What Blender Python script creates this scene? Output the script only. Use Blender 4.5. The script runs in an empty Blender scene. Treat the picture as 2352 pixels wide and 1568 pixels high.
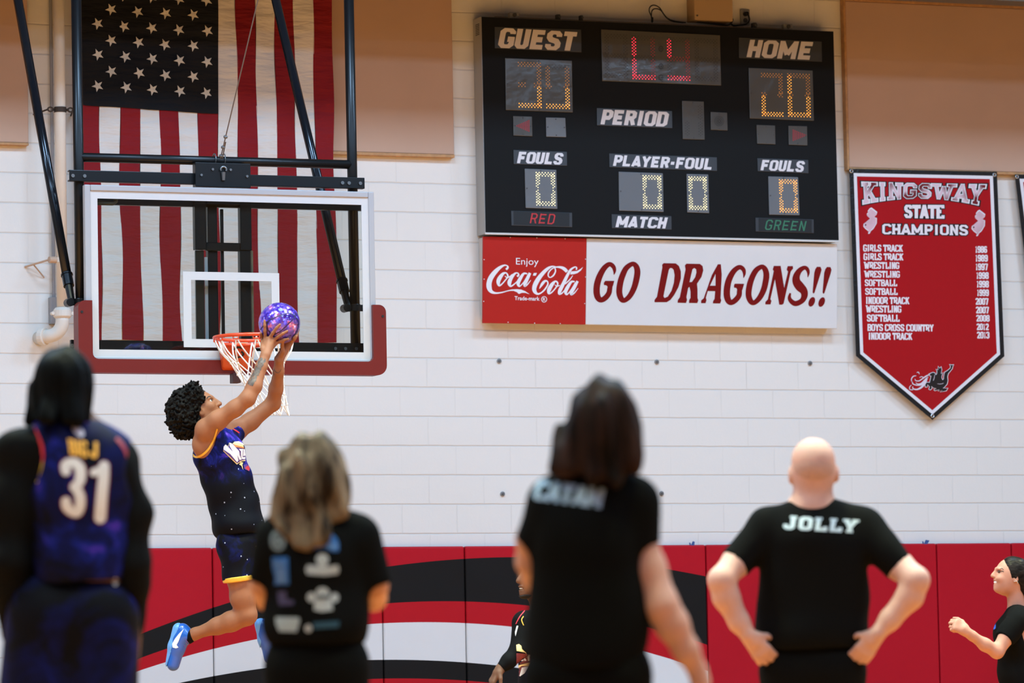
import bpy, math, random
import numpy as np
from mathutils import Vector, Matrix
from mathutils.bvhtree import BVHTree
from mathutils.geometry import tessellate_polygon

random.seed(7)
rng = np.random.default_rng(7)
SC = bpy.context.scene
COL = SC.collection

# ------------------------------------------------------------------ camera
IMG_W, IMG_H, FPX = 2352, 1568, 10000.0
CAM = np.array([-8.1, -28.241, 0.92])
YAW, PITCH, ROLL = 0.377717, 0.080642, -0.019351
_fw = np.array([math.sin(YAW) * math.cos(PITCH), math.cos(YAW) * math.cos(PITCH), math.sin(PITCH)])
_r = np.array([math.cos(YAW), -math.sin(YAW), 0.0])
_u = np.cross(_r, _fw)
CR = _r * math.cos(ROLL) + _u * math.sin(ROLL)
CU = -_r * math.sin(ROLL) + _u * math.cos(ROLL)
CF = _fw
cam_data = bpy.data.cameras.new('camera')
cam = bpy.data.objects.new('camera', cam_data)
COL.objects.link(cam)
cam.matrix_world = Matrix((
    (CR[0], CU[0], -CF[0], CAM[0]),
    (CR[1], CU[1], -CF[1], CAM[1]),
    (CR[2], CU[2], -CF[2], CAM[2]),
    (0, 0, 0, 1)))
cam_data.sensor_fit = 'HORIZONTAL'
cam_data.sensor_width = 36.0
cam_data.lens = 36.0 * FPX / IMG_W
cam_data.clip_start = 0.1
cam_data.clip_end = 200
cam_data.dof.use_dof = True
cam_data.dof.focus_distance = 26.6
cam_data.dof.aperture_fstop = 3.5
SC.camera = cam

# ------------------------------------------------------------------ exposure, world, lights
SC.view_settings.view_transform = 'Standard'
SC.view_settings.look = 'None'
SC.view_settings.gamma = 1.0
SC.view_settings.use_curve_mapping = False
SC.view_settings.exposure = 0.06

world = bpy.data.worlds.new('gym_world')
SC.world = world
world.use_nodes = True
world.node_tree.nodes['Background'].inputs['Color'].default_value = (0.03, 0.022, 0.014, 1)
world.node_tree.nodes['Background'].inputs['Strength'].default_value = 1.0


def area(name, x, y, z, sx, sy, power, color, spread, rx=0.0):
    l = bpy.data.lights.new(name, 'AREA')
    l.shape = 'RECTANGLE'
    l.size, l.size_y = sx, sy
    l.energy = power
    l.color = color
    l.spread = math.radians(spread)
    o = bpy.data.objects.new(name, l)
    COL.objects.link(o)
    o.location = (x, y, z)
    o.rotation_euler = (math.radians(rx), 0, 0)
    return o


LIGHT_Z = 8.2
COOL = (0.405, 0.65, 0.955)
WARM = (0.95, 1.0, 0.52)
for yy, pw in ((-6.0, 330), (-12.0, 330), (-18.0, 190), (-24.0, 130)):
    for xx in (-9.0, -4.5, 0.0, 4.5, 9.0):
        area('ceiling_light', xx, yy, LIGHT_Z, 1.6, 1.6, pw, COOL, 178)
for yy, pw in ((-7.5, 235), (-13.0, 240), (-19.0, 110), (-26.0, 90)):  # added fill lamps, aimed down so the floor throws warm light upwards
    for xx in (-6.7, -2.2, 2.2, 6.7):
        area('floor_bounce_fill', xx, yy, LIGHT_Z, 1.0, 0.6, pw, WARM, 95)

# ------------------------------------------------------------------ pixel helpers


def ray(px, py):
    d = CF * FPX + CR * (px - 1176.0) + CU * (784.0 - py)
    return d / np.linalg.norm(d)


def PY(px, py, Y):
    """point of the photograph on the vertical plane y = Y"""
    d = CF * FPX + CR * (px - 1176.0) + CU * (784.0 - py)
    return CAM + d * ((Y - CAM[1]) / d[1])


def PZ(px, py, Z):
    """point of the photograph at view depth Z"""
    d = CF + (CR * (px - 1176.0) + CU * (784.0 - py)) / FPX
    return CAM + d * Z


def V(*a):
    return np.array(a, float)


def unit(v):
    v = np.asarray(v, float)
    return v / (np.linalg.norm(v) + 1e-12)


# ------------------------------------------------------------------ object helpers


def tag(o, label=None, cat=None, group=None, kind=None):
    if label: o['label'] = label
    if cat: o['category'] = cat
    if group: o['group'] = group
    if kind: o['kind'] = kind
    return o


def thing(name, label, cat, loc, group=None):
    o = bpy.data.objects.new(name, None)
    o.empty_display_size = 0.1
    COL.objects.link(o)
    o.location = [float(c) for c in loc]
    return tag(o, label, cat, group)


def root_loc(p):
    if p is None: return np.zeros(3)
    while p.parent is not None: p = p.parent
    return np.array(p.location)


class MB:
    """collects shapes given in world coordinates, then becomes one mesh object"""

    def __init__(s):
        s.v, s.f, s.m = [], [], []

    def add(s, vs, fs, m=0):
        o = len(s.v)
        s.v += [tuple(float(c) for c in v) for v in vs]
        for f in fs:
            s.f.append(tuple(i + o for i in f)); s.m.append(m)
        return s

    def box(s, x0, x1, y0, y1, z0, z1, m=0):
        vs = [(x, y, z) for z in (z0, z1) for y in (y0, y1) for x in (x0, x1)]
        return s.add(vs, [(0, 2, 3, 1), (4, 5, 7, 6), (0, 1, 5, 4), (2, 6, 7, 3), (0, 4, 6, 2), (1, 3, 7, 5)], m)

    def obox(s, c, ax, ay, az, m=0):
        c, ax, ay, az = map(np.asarray, (c, ax, ay, az))
        vs = [c + i * ax + j * ay + k * az for k in (-1, 1) for j in (-1, 1) for i in (-1, 1)]
        return s.add(vs, [(0, 2, 3, 1), (4, 5, 7, 6), (0, 1, 5, 4), (2, 6, 7, 3), (0, 4, 6, 2), (1, 3, 7, 5)], m)

    def tube(s, pts, r, seg=12, caps=True, m=0, closed=False):
        pts = [np.asarray(p, float) for p in pts]
        n = len(pts)
        rs = r if isinstance(r, (list, tuple)) else [r] * n
        vs, fs = [], []
        u = None
        for i, p in enumerate(pts):
            if closed: t = unit(pts[(i + 1) % n] - pts[i - 1])
            else: t = unit(pts[min(i + 1, n - 1)] - pts[max(i - 1, 0)])
            if u is None:
                a = V(0, 0, 1) if abs(t[2]) < 0.9 else V(1, 0, 0)
                u = unit(np.cross(t, a))
            u = unit(u - t * (u @ t))
            w = np.cross(t, u)
            for k in range(seg):
                a = 2 * math.pi * k / seg
                vs.append(p + rs[i] * (u * math.cos(a) + w * math.sin(a)))
        for i in range(n if closed else n - 1):
            j = (i + 1) % n
            for k in range(seg):
                k2 = (k + 1) % seg
                fs.append((i * seg + k, i * seg + k2, j * seg + k2, j * seg + k))
        if caps and not closed:
            fs.append(tuple(range(seg - 1, -1, -1)))
            fs.append(tuple((n - 1) * seg + k for k in range(seg)))
        return s.add(vs, fs, m)

    def ball(s, c, r, m=0, seg=14, rings=9, R=None):
        c = np.asarray(c, float)
        r = np.asarray(r, float) * np.ones(3)
        vs, fs = [], []
        for i in range(rings + 1):
            th = math.pi * i / rings
            for k in range(seg):
                ph = 2 * math.pi * k / seg
                p = V(math.sin(th) * math.cos(ph), math.sin(th) * math.sin(ph), math.cos(th)) * r
                if R is not None: p = R @ p
                vs.append(c + p)
        for i in range(rings):
            for k in range(seg):
                k2 = (k + 1) % seg
                fs.append((i * seg + k, (i + 1) * seg + k, (i + 1) * seg + k2, i * seg + k2))
        return s.add(vs, fs, m)

    def prism(s, poly, y0, y1, m=0):
        """polygon of (x, z) pushed from y0 (front) to y1 (back)"""
        n = len(poly)
        tri = tessellate_polygon([[Vector((p[0], p[1], 0)) for p in poly]])
        vs = [(p[0], y0, p[1]) for p in poly] + [(p[0], y1, p[1]) for p in poly]
        fs = [tuple(t) for t in tri] + [tuple(i + n for i in reversed(t)) for t in tri]
        fs += [(i, (i + 1) % n, (i + 1) % n + n, i + n) for i in range(n)]
        return s.add(vs, fs, m)

    def build(s, name, mats, parent=None, smooth=False, bevel=0.0, loc=None, seg=2):
        if not s.v:
            print('EMPTY', name)
            return None
        me = bpy.data.meshes.new(name)
        base = root_loc(parent) if parent is not None else (np.asarray(loc, float) if loc is not None else np.zeros(3))
        vv = np.array(s.v, float) - base
        me.from_pydata([tuple(v) for v in vv], [], s.f)
        if not isinstance(mats, (list, tuple)): mats = [mats]
        for mt in mats: me.materials.append(mt)
        for p, mi in zip(me.polygons, s.m):
            p.material_index = mi
            p.use_smooth = smooth
        me.update()
        o = bpy.data.objects.new(name, me)
        COL.objects.link(o)
        if parent is not None: o.parent = parent
        else: o.location = [float(c) for c in base]
        if bevel > 0:
            b = o.modifiers.new('bevel', 'BEVEL')
            b.width = bevel; b.segments = seg; b.limit_method = 'ANGLE'; b.angle_limit = math.radians(40)
        return o


# ------------------------------------------------------------------ materials
def lin(c):
    """sRGB 0-255 to linear"""
    out = []
    for x in c:
        x = x / 255.0
        out.append(x / 12.92 if x <= 0.04045 else ((x + 0.055) / 1.055) ** 2.4)
    return tuple(out)


def nn(t, typ, **kw):
    n = t.nodes.new(typ)
    for k, v in kw.items():
        if k in n.inputs: n.inputs[k].default_value = v
        else: setattr(n, k, v)
    return n


def mth(t, op, a, b=None, c=None):
    n = t.nodes.new('ShaderNodeMath'); n.operation = op
    for i, x in enumerate((a, b, c)):
        if x is None: continue
        if isinstance(x, (int, float)): n.inputs[i].default_value = x
        else: t.links.new(x, n.inputs[i])
    return n.outputs[0]


def mat(name, col, rough=0.5, metal=0.0, spec=0.5, emit=None, estr=0.0, noise=0.0, nscale=8.0, bump=0.0, bscale=30.0,
        coat=0.0, sss=0.0):
    """col is sRGB 0-255; noise varies the colour a little, bump gives a surface grain"""
    m = bpy.data.materials.new(name); m.use_nodes = True
    t = m.node_tree; b = t.nodes['Principled BSDF']
    c = (*lin(col), 1)
    b.inputs['Base Color'].default_value = c
    b.inputs['Roughness'].default_value = rough
    b.inputs['Metallic'].default_value = metal
    b.inputs['Specular IOR Level'].default_value = spec
    if coat: b.inputs['Coat Weight'].default_value = coat; b.inputs['Coat Roughness'].default_value = 0.15
    if sss:
        b.inputs['Subsurface Weight'].default_value = sss
        b.inputs['Subsurface Radius'].default_value = (0.012, 0.005, 0.003)
    if emit:
        b.inputs['Emission Color'].default_value = (*lin(emit), 1)
        b.inputs['Emission Strength'].default_value = estr
    geo = nn(t, 'ShaderNodeNewGeometry')
    if noise:
        nz = nn(t, 'ShaderNodeTexNoise', Scale=nscale, Detail=4.0)
        t.links.new(geo.outputs['Position'], nz.inputs['Vector'])
        mx = nn(t, 'ShaderNodeMix', data_type='RGBA')
        f = mth(t, 'MULTIPLY_ADD', nz.outputs['Fac'], 2.0, -0.5)
        t.links.new(f, mx.inputs[0])
        mx.inputs[6].default_value = tuple(x * (1 - noise) for x in c[:3]) + (1,)
        mx.inputs[7].default_value = tuple(min(1, x * (1 + noise)) for x in c[:3]) + (1,)
        t.links.new(mx.outputs[2], b.inputs['Base Color'])
    if bump:
        nb = nn(t, 'ShaderNodeTexNoise', Scale=bscale, Detail=5.0)
        t.links.new(geo.outputs['Position'], nb.inputs['Vector'])
        bp = nn(t, 'ShaderNodeBump', Strength=bump, Distance=0.01)
        t.links.new(nb.outputs['Fac'], bp.inputs['Height'])
        t.links.new(bp.outputs['Normal'], b.inputs['Normal'])
    return m


# ------------------------------------------------------------------ drawing on flat or curved surfaces
def catmull(pts, n=6, closed=False):
    P = [np.asarray(p, float) for p in pts]
    N = len(P)
    out = []
    for i in range(N if closed else N - 1):
        if closed: p0, p1, p2, p3 = P[i - 1], P[i], P[(i + 1) % N], P[(i + 2) % N]
        else: p0, p1, p2, p3 = P[max(i - 1, 0)], P[i], P[i + 1], P[min(i + 2, N - 1)]
        for k in range(n):
            u = k / n
            out.append(0.5 * ((2 * p1) + (p2 - p0) * u + (2 * p0 - 5 * p1 + 4 * p2 - p3) * u * u + (3 * p1 - p0 - 3 * p2 + p3) * u ** 3))
    if not closed: out.append(P[-1])
    return out


def ribbon(pts, closed=False, smooth=True, n=6, w=None, cap=False):
    """pts: (x, y, width) or (x, y) with w; returns (verts2d, faces)"""
    P = [np.array([p[0], p[1], p[2] if len(p) > 2 else w], float) for p in pts]
    if smooth: P = catmull(P, n, closed)
    N = len(P)
    L, Rr = [], []
    for i, p in enumerate(P):
        if closed: a, b = P[i - 1][:2], P[(i + 1) % N][:2]
        else: a, b = P[max(i - 1, 0)][:2], P[min(i + 1, N - 1)][:2]
        if smooth or i in (0, N - 1) and not closed:
            t = unit(b - a); nrm = np.array([-t[1], t[0]]); k = 1.0
        else:
            t1 = unit(p[:2] - a); t2 = unit(b - p[:2])
            nrm = unit(np.array([-(t1 + t2)[1], (t1 + t2)[0]]))
            k = min(1.3, 1.0 / max(0.3, nrm @ np.array([-t1[1], t1[0]])))
        L.append(p[:2] + nrm * p[2] / 2 * k); Rr.append(p[:2] - nrm * p[2] / 2 * k)
    vs = L + Rr
    fs = [(i, i + 1, N + i + 1, N + i) for i in range(N - 1)]
    if closed: fs.append((N - 1, 0, N, 2 * N - 1))
    if cap and not closed:
        for e in (0, N - 1):
            c = P[e]; o = len(vs)
            vs += [c[:2] + c[2] / 2 * np.array([math.cos(a), math.sin(a)]) for a in np.linspace(0, 2 * math.pi, 11)[:-1]]
            fs.append(tuple(range(o, o + 10)))
    return vs, fs


def polyfill(outer, holes=(), smooth=0):
    loops = [list(outer)] + [list(h) for h in holes]
    if smooth: loops = [catmull(l, smooth, True) for l in loops]
    vs = [np.asarray(p, float) for l in loops for p in l]
    tri = tessellate_polygon([[Vector((p[0], p[1], 0)) for p in l] for l in loops])
    return vs, [tuple(t) for t in tri]


def ellipse(cx, cy, rx, ry, n=24, shear=0.0):
    return [(cx + rx * math.cos(a) + shear * -ry * math.sin(a), cy + ry * math.sin(a)) for a in np.linspace(0, 2 * math.pi, n + 1)[:-1]]


JIT = 0.00012      # overlapping strokes of one decal lie a hair apart
_lay = [0]


def on_plane(mb, shape, Y, f=None, m=0):
    """shape: (verts in photograph pixels, faces) laid on the vertical plane y = Y"""
    vs, fs = shape
    lay = [v[2] if len(v) > 2 else _lay[0] % 5 for v in vs]
    _lay[0] += 1
    if f: vs = [f((v[0], v[1])) for v in vs]
    P = [PY(v[0], v[1], Y - JIT * k) for v, k in zip(vs, lay)]
    # wind towards the room
    out = []
    for fc in fs:
        a, b, c = P[fc[0]], P[fc[1]], P[fc[2]]
        out.append(fc if np.cross(b - a, c - a)[1] < 0 else tuple(reversed(fc)))
    mb.add(P, out, m)


_text_cache = {}


def text_shape(s, bold=0.0, shear=0.0, quad=None, space=1.0):
    """outline text fitted into a pixel quad (TL, TR, BR, BL)"""
    key = (s, bold, shear, space)
    if key not in _text_cache:
        cu = bpy.data.curves.new('t', 'FONT')
        cu.body = s; cu.size = 1.0; cu.offset = bold; cu.shear = shear; cu.space_character = space
        cu.resolution_u = 4
        o = bpy.data.objects.new('t', cu)
        COL.objects.link(o)
        dg = bpy.context.evaluated_depsgraph_get()
        me = o.evaluated_get(dg).to_mesh()
        vs = np.array([v.co[:2] for v in me.vertices])
        fs = [tuple(p.vertices) for p in me.polygons]
        o.evaluated_get(dg).to_mesh_clear()
        bpy.data.objects.remove(o); bpy.data.curves.remove(cu)
        lo, hi = vs.min(0), vs.max(0)
        _text_cache[key] = ((vs - lo) / (hi - lo), fs)
    vs, fs = _text_cache[key]
    if quad is None: return vs, fs
    tl, tr, br, bl = [np.asarray(q, float) for q in quad]
    return [bl * (1 - a) * (1 - b) + br * a * (1 - b) + tr * a * b + tl * (1 - a) * b for a, b in vs], fs


# block letters with slab serifs, drawn as strokes in a unit box; y up
_c = 0.16
GL = {
    'A': ([[(.08, 0), (.5, 1.04)], [(.5, 1.04), (.92, 0)], [(.26, .3), (.74, .3)]], [(.1, 0), (.9, 0)]),
    'B': ([[(.2, 0), (.2, 1)], [(.2, .95), (.7, .95), (.85, .82), (.85, .65), (.72, .52), (.2, .52)], [(.72, .52), (.88, .38), (.88, .18), (.74, .05), (.2, .05)]], []),
    'C': ([[(.88, .72), (.88, .8), (.72, .95), (.3, .95), (.14, .8), (.14, .2), (.3, .05), (.72, .05), (.88, .2), (.88, .28)]], []),
    'D': ([[(.2, 0), (.2, 1)], [(.2, .95), (.68, .95), (.86, .8), (.86, .2), (.68, .05), (.2, .05)]], []),
    'E': ([[(.2, 0), (.2, 1)], [(.1, .95), (.85, .95), (.85, .75)], [(.2, .52), (.65, .52)], [(.1, .05), (.88, .05), (.88, .26)]], []),
    'F': ([[(.22, 0), (.22, 1)], [(.1, .95), (.88, .95), (.88, .75)], [(.22, .5), (.68, .5)]], [(.25, 0)]),
    'G': ([[(.86, .72), (.86, .8), (.7, .95), (.3, .95), (.14, .8), (.14, .2), (.3, .05), (.7, .05), (.86, .2), (.86, .45), (.55, .45)]], []),
    'H': ([[(.2, 0), (.2, 1)], [(.8, 0), (.8, 1)], [(.2, .5), (.8, .5)]], [(.2, 0), (.2, 1), (.8, 0), (.8, 1)]),
    'I': ([[(.5, 0), (.5, 1)]], [(.5, 0), (.5, 1)]),
    'J': ([[(.66, 1), (.66, .2), (.52, .05), (.25, .05), (.12, .2), (.12, .35)]], [(.66, 1)]),
    'K': ([[(.2, 0), (.2, 1)], [(.82, 1), (.25, .42)], [(.42, .58), (.85, 0)]], [(.2, 0), (.2, 1), (.82, 1), (.83, 0)]),
    'L': ([[(.3, 0), (.3, 1)], [(.15, .05), (.9, .05), (.9, .32)]], [(.3, 1)]),
    'M': ([[(.14, 0), (.14, 1)], [(.14, 1), (.5, .22)], [(.5, .22), (.86, 1)], [(.86, 1), (.86, 0)]], [(.14, 0), (.86, 0)]),
    'N': ([[(.2, 0), (.2, 1)], [(.18, 1.03), (.82, -.03)], [(.8, 0), (.8, 1)]], [(.2, 0), (.8, 1)]),
    'O': ([[(.3, .95), (.14, .8), (.14, .2), (.3, .05), (.7, .05), (.86, .2), (.86, .8), (.7, .95), (.3, .95)]], []),
    'P': ([[(.22, 0), (.22, 1)], [(.1, .95), (.7, .95), (.86, .82), (.86, .58), (.7, .45), (.22, .45)]], [(.25, 0)]),
    'R': ([[(.2, 0), (.2, 1)], [(.1, .95), (.68, .95), (.84, .82), (.84, .6), (.68, .48), (.2, .48)], [(.6, .48), (.86, 0)]], [(.2, 0), (.84, 0)]),
    'S': ([[(.84, .7), (.84, .8), (.7, .95), (.3, .95), (.16, .8), (.16, .66), (.3, .54), (.7, .46), (.84, .34), (.84, .2), (.7, .05), (.3, .05), (.16, .2), (.16, .3)]], []),
    'T': ([[(.5, 0), (.5, 1)], [(.1, .72), (.1, .95), (.9, .95), (.9, .72)]], [(.5, 0)]),
    'U': ([[(.2, 1), (.2, .2), (.34, .05), (.66, .05), (.8, .2), (.8, 1)]], [(.2, 1), (.8, 1)]),
    'W': ([[(.1, 1), (.3, -.03)], [(.3, -.03), (.5, .8)], [(.5, .8), (.7, -.03)], [(.7, -.03), (.9, 1)]], [(.1, 1), (.9, 1)]),
    'Y': ([[(.12, 1), (.5, .44)], [(.5, .44), (.88, 1)], [(.5, .5), (.5, 0)]], [(.14, 1), (.86, 1), (.5, 0)]),
    '0': ([[(.32, .95), (.16, .8), (.16, .2), (.32, .05), (.68, .05), (.84, .2), (.84, .8), (.68, .95), (.32, .95)]], []),
    '1': ([[(.25, .78), (.52, .98), (.52, 0)]], [(.5, 0)]),
    '2': ([[(.16, .72), (.16, .8), (.32, .95), (.68, .95), (.84, .8), (.84, .6), (.2, .08)], [(.12, .07), (.86, .07), (.86, .2)]], []),
    '3': ([[(.16, .72), (.16, .82), (.32, .95), (.68, .95), (.84, .8), (.84, .62), (.7, .52), (.4, .52)], [(.7, .52), (.84, .4), (.84, .2), (.68, .05), (.32, .05), (.16, .2), (.16, .3)]], []),
    '6': ([[(.82, .75), (.68, .95), (.32, .95), (.16, .8), (.16, .2), (.32, .05), (.68, .05), (.84, .2), (.84, .42), (.68, .55), (.16, .5)]], []),
    '7': ([[(.14, .76), (.14, .95), (.86, .95)], [(.84, .95), (.45, 0)]], []),
    '8': ([[(.32, .95), (.18, .82), (.18, .64), (.32, .52), (.68, .52), (.82, .64), (.82, .82), (.68, .95), (.32, .95)], [(.32, .52), (.16, .38), (.16, .18), (.32, .05), (.68, .05), (.84, .18), (.84, .38), (.68, .52)]], []),
    '9': ([[(.18, .25), (.32, .05), (.68, .05), (.84, .2), (.84, .8), (.68, .95), (.32, .95), (.16, .8), (.16, .58), (.32, .45), (.84, .5)]], []),
}
SANS = {
    'E': [[(.2, 0), (.2, 1)], [(.2, .9), (.9, .9)], [(.2, .5), (.8, .5)], [(.2, .1), (.9, .1)]],
    'F': [[(.2, 0), (.2, 1)], [(.2, .9), (.9, .9)], [(.2, .48), (.8, .48)]],
    'L': [[(.2, 0), (.2, 1)], [(.2, .1), (.9, .1)]],
    'T': [[(.5, 0), (.5, 1)], [(.05, .9), (.95, .9)]],
    '-': [[(.15, .45), (.85, .45)]],
    'A': [[(.1, 0), (.5, 1.04)], [(.5, 1.04), (.9, 0)], [(.26, .25), (.74, .25)]],
    'J': [[(.72, 1), (.72, .24), (.58, .1), (.3, .1), (.16, .24), (.16, .36)]],
    'M': [[(.14, 0), (.14, 1)], [(.14, 1), (.5, .24)], [(.5, .24), (.86, 1)], [(.86, 1), (.86, 0)]],
}
GW = {'-': .5, 'I': .55, '1': .6, 'M': 1.15, 'W': 1.25, ' ': .35}


def slab_text(s, quad, t=0.2, grow=0.0, gap=0.06, arch=None, serif=.2):
    """slab letters as stroke shapes fitted into a pixel quad; t is the stroke as a share of the letter height"""
    tl, tr, br, bl = [np.asarray(q, float) for q in quad]
    tot = sum(GW.get(ch, .85) + gap for ch in s) - gap
    w_px = np.linalg.norm(tr - tl); h_px = np.linalg.norm(tl - bl)
    ux = w_px / tot
    out_v, out_f = [], []
    x = 0.0; ns = 0
    for ch in s:
        cw = GW.get(ch, .85)
        if ch != ' ':
            strokes, serifs = GL.get(ch, (None, None))
            if not serif: strokes, serifs = SANS.get(ch, strokes), []
            sh = [[(x + a * cw, b) for a, b in st] for st in strokes]
            sw = t * h_px
            pr = []
            for st in sh:
                pr.append(([(p[0] * ux, p[1] * (h_px - 0) * 1.0) for p in st], sw + grow))
            for a, b in serifs:
                cx = (x + a * cw) * ux; hw = serif * cw * ux + grow / 2
                yy = (0.07 if b < .5 else 0.93) * h_px
                pr.append(([(cx - hw, yy), (cx + hw, yy)], 0.14 * h_px + grow))
            for pl, ww in pr:
                ex = min(ww, sw) * 0.0 + grow / 2
                q = [np.array(p, float) for p in pl]
                closed = np.allclose(q[0], q[-1]) and len(q) > 2
                if closed: q = q[:-1]
                elif grow:
                    q[0] = q[0] + unit(q[0] - q[1]) * ex; q[-1] = q[-1] + unit(q[-1] - q[-2]) * ex
                vs, fs = ribbon([tuple(p) for p in q], closed=closed, smooth=False, w=ww)
                lo_, hi_ = -grow / 2 / h_px, 1 + grow / 2 / h_px
                for f in fs:                # every piece on its own hair-thin layer, letters trimmed to their height
                    o = len(out_v); ns += 1
                    for i in f:
                        a, b = vs[i][0] / w_px, min(hi_, max(lo_, vs[i][1] / h_px))
                        p = bl * (1 - a) * (1 - b) + br * a * (1 - b) + tr * a * b + tl * (1 - a) * b
                        if arch: p = np.array([p[0], arch(a, b, p[1])])
                        out_v.append(np.array([p[0], p[1], ns % 7]))
                    out_f.append(tuple(range(o, o + len(f))))
        x += cw + gap
    return out_v, out_f

# ================================================================== THE ROOM
M_FLOOR = mat('maple_floor', (190, 128, 72), rough=0.35, noise=0.12, nscale=3.0)
M_CEIL = mat('ceiling_paint', (92, 80, 66), rough=0.9)
M_SIDE = mat('side_wall_paint', (214, 196, 172), rough=0.8)
M_PANEL = mat('acoustic_fabric', (194, 160, 138), rough=0.95, spec=0.1, noise=0.04, nscale=2.0, bump=0.15, bscale=900)
M_TRIMWOOD = mat('panel_wood_edge', (186, 138, 90), rough=0.6, noise=0.2, nscale=30)


def block_material(ph):
    m = bpy.data.materials.new('painted_block'); m.use_nodes = True
    t = m.node_tree; b = t.nodes['Principled BSDF']
    geo = nn(t, 'ShaderNodeNewGeometry')
    sp = nn(t, 'ShaderNodeSeparateXYZ'); t.links.new(geo.outputs['Position'], sp.inputs[0])
    X, Z = sp.outputs[0], sp.outputs[2]
    wob = nn(t, 'ShaderNodeTexNoise', Scale=7.0, Detail=2.0); t.links.new(geo.outputs['Position'], wob.inputs['Vector'])
    dz = mth(t, 'MULTIPLY_ADD', wob.outputs['Fac'], 0.006, -0.003)
    row = mth(t, 'DIVIDE', mth(t, 'ADD', Z, dz), 0.2032)
    fr = mth(t, 'FRACT', row)
    h = mth(t, 'MULTIPLY', mth(t, 'ABSOLUTE', mth(t, 'SUBTRACT', mth(t, 'FRACT', mth(t, 'ADD', fr, 0.5)), 0.5)), 0.2032)
    par = mth(t, 'MULTIPLY', mth(t, 'FRACT', mth(t, 'MULTIPLY', mth(t, 'FLOOR', row), 0.5)), 1.0)
    colp = mth(t, 'ADD', mth(t, 'DIVIDE', mth(t, 'SUBTRACT', mth(t, 'ADD', X, dz), ph), 0.4064), par)
    v = mth(t, 'MULTIPLY', mth(t, 'ABSOLUTE', mth(t, 'SUBTRACT', mth(t, 'FRACT', mth(t, 'ADD', colp, 0.5)), 0.5)), 0.4064)

    def groove(d, w):
        mr = nn(t, 'ShaderNodeMapRange', interpolation_type='SMOOTHSTEP')
        t.links.new(d, mr.inputs[0])
        mr.inputs[1].default_value = w * 0.25; mr.inputs[2].default_value = w
        mr.inputs[3].default_value = 1.0; mr.inputs[4].default_value = 0.0
        return mr.outputs[0]
    gh = groove(h, 0.0075)
    var = nn(t, 'ShaderNodeTexNoise', Scale=1.7, Detail=1.0); t.links.new(geo.outputs['Position'], var.inputs['Vector'])
    vw = mth(t, 'MULTIPLY', mth(t, 'SUBTRACT', var.outputs['Fac'], 0.25), 1.1)
    gv = mth(t, 'MULTIPLY', groove(v, 0.006), vw)
    g = mth(t, 'MAXIMUM', gh, gv)
    grain = nn(t, 'ShaderNodeTexNoise', Scale=45.0, Detail=6.0, Roughness=0.65); t.links.new(geo.outputs['Position'], grain.inputs['Vector'])
    pit = nn(t, 'ShaderNodeTexNoise', Scale=14.0, Detail=5.0); t.links.new(geo.outputs['Position'], pit.inputs['Vector'])
    hgt = mth(t, 'ADD', mth(t, 'MULTIPLY', g, -1.0), mth(t, 'MULTIPLY', grain.outputs['Fac'], 0.22))
    hgt = mth(t, 'ADD', hgt, mth(t, 'MULTIPLY', pit.outputs['Fac'], 0.25))
    bp = nn(t, 'ShaderNodeBump', Strength=0.55, Distance=0.006); t.links.new(hgt, bp.inputs['Height'])
    t.links.new(bp.outputs['Normal'], b.inputs['Normal'])
    mx = nn(t, 'ShaderNodeMix', data_type='RGBA')
    t.links.new(mth(t, 'MULTIPLY', g, 0.28), mx.inputs[0])
    mx.inputs[6].default_value = (*lin((233, 227, 218)), 1); mx.inputs[7].default_value = (*lin((176, 166, 156)), 1)
    t.links.new(mx.outputs[2], b.inputs['Base Color'])
    b.inputs['Roughness'].default_value = 0.55
    b.inputs['Specular IOR Level'].default_value = 0.3
    return m


M_BLOCK = block_material(PY(1049.6, 1190, 0)[0])
XL, XR, YB, ZT = -16.0, 16.0, -36.0, 8.6


def struct(name, mb, m):
    o = mb.build(name, m); o['kind'] = 'structure'; return o


struct('floor', MB().box(XL, XR, YB, 0, -0.1, 0), M_FLOOR)
struct('ceiling', MB().box(XL, XR, YB, 0.2, ZT, ZT + 0.1), M_CEIL)
struct('wall_back', MB().box(XL, XR, 0, 0.2, 0, ZT), M_BLOCK)
struct('wall_front', MB().box(XL, XR, YB - 0.2, YB, 0, ZT), M_SIDE)
struct('wall_left', MB().box(XL - 0.2, XL, YB, 0, 0, ZT), M_SIDE)
struct('wall_right', MB().box(XR, XR + 0.2, YB, 0, 0, ZT), M_SIDE)


# unseen beam added in front of the wall, above the picture: it keeps the ceiling lights off the top of the wall
BEAM_Z = 5.68
_b = MB().box(XL, XR, -1.5, -1.3, BEAM_Z, ZT).build('shade_beam', M_CEIL); _b['kind'] = 'structure'

# ---- tan acoustic panels
def panel(label, x0, x1, z0, z1, trims):
    t = thing('acoustic_panel', label, 'wall panel', ((x0 + x1) / 2, -0.03, z0), 'tan acoustic panels')
    MB().box(x0, x1, -0.055, -0.004, z0, z1).build('fabric_face', M_PANEL, t, bevel=0.006)
    for (a, b, c, d) in trims:
        MB().box(a, b, -0.06, -0.003, c, d).build('wood_edge', M_TRIMWOOD, t, bevel=0.003)
    return t


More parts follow.
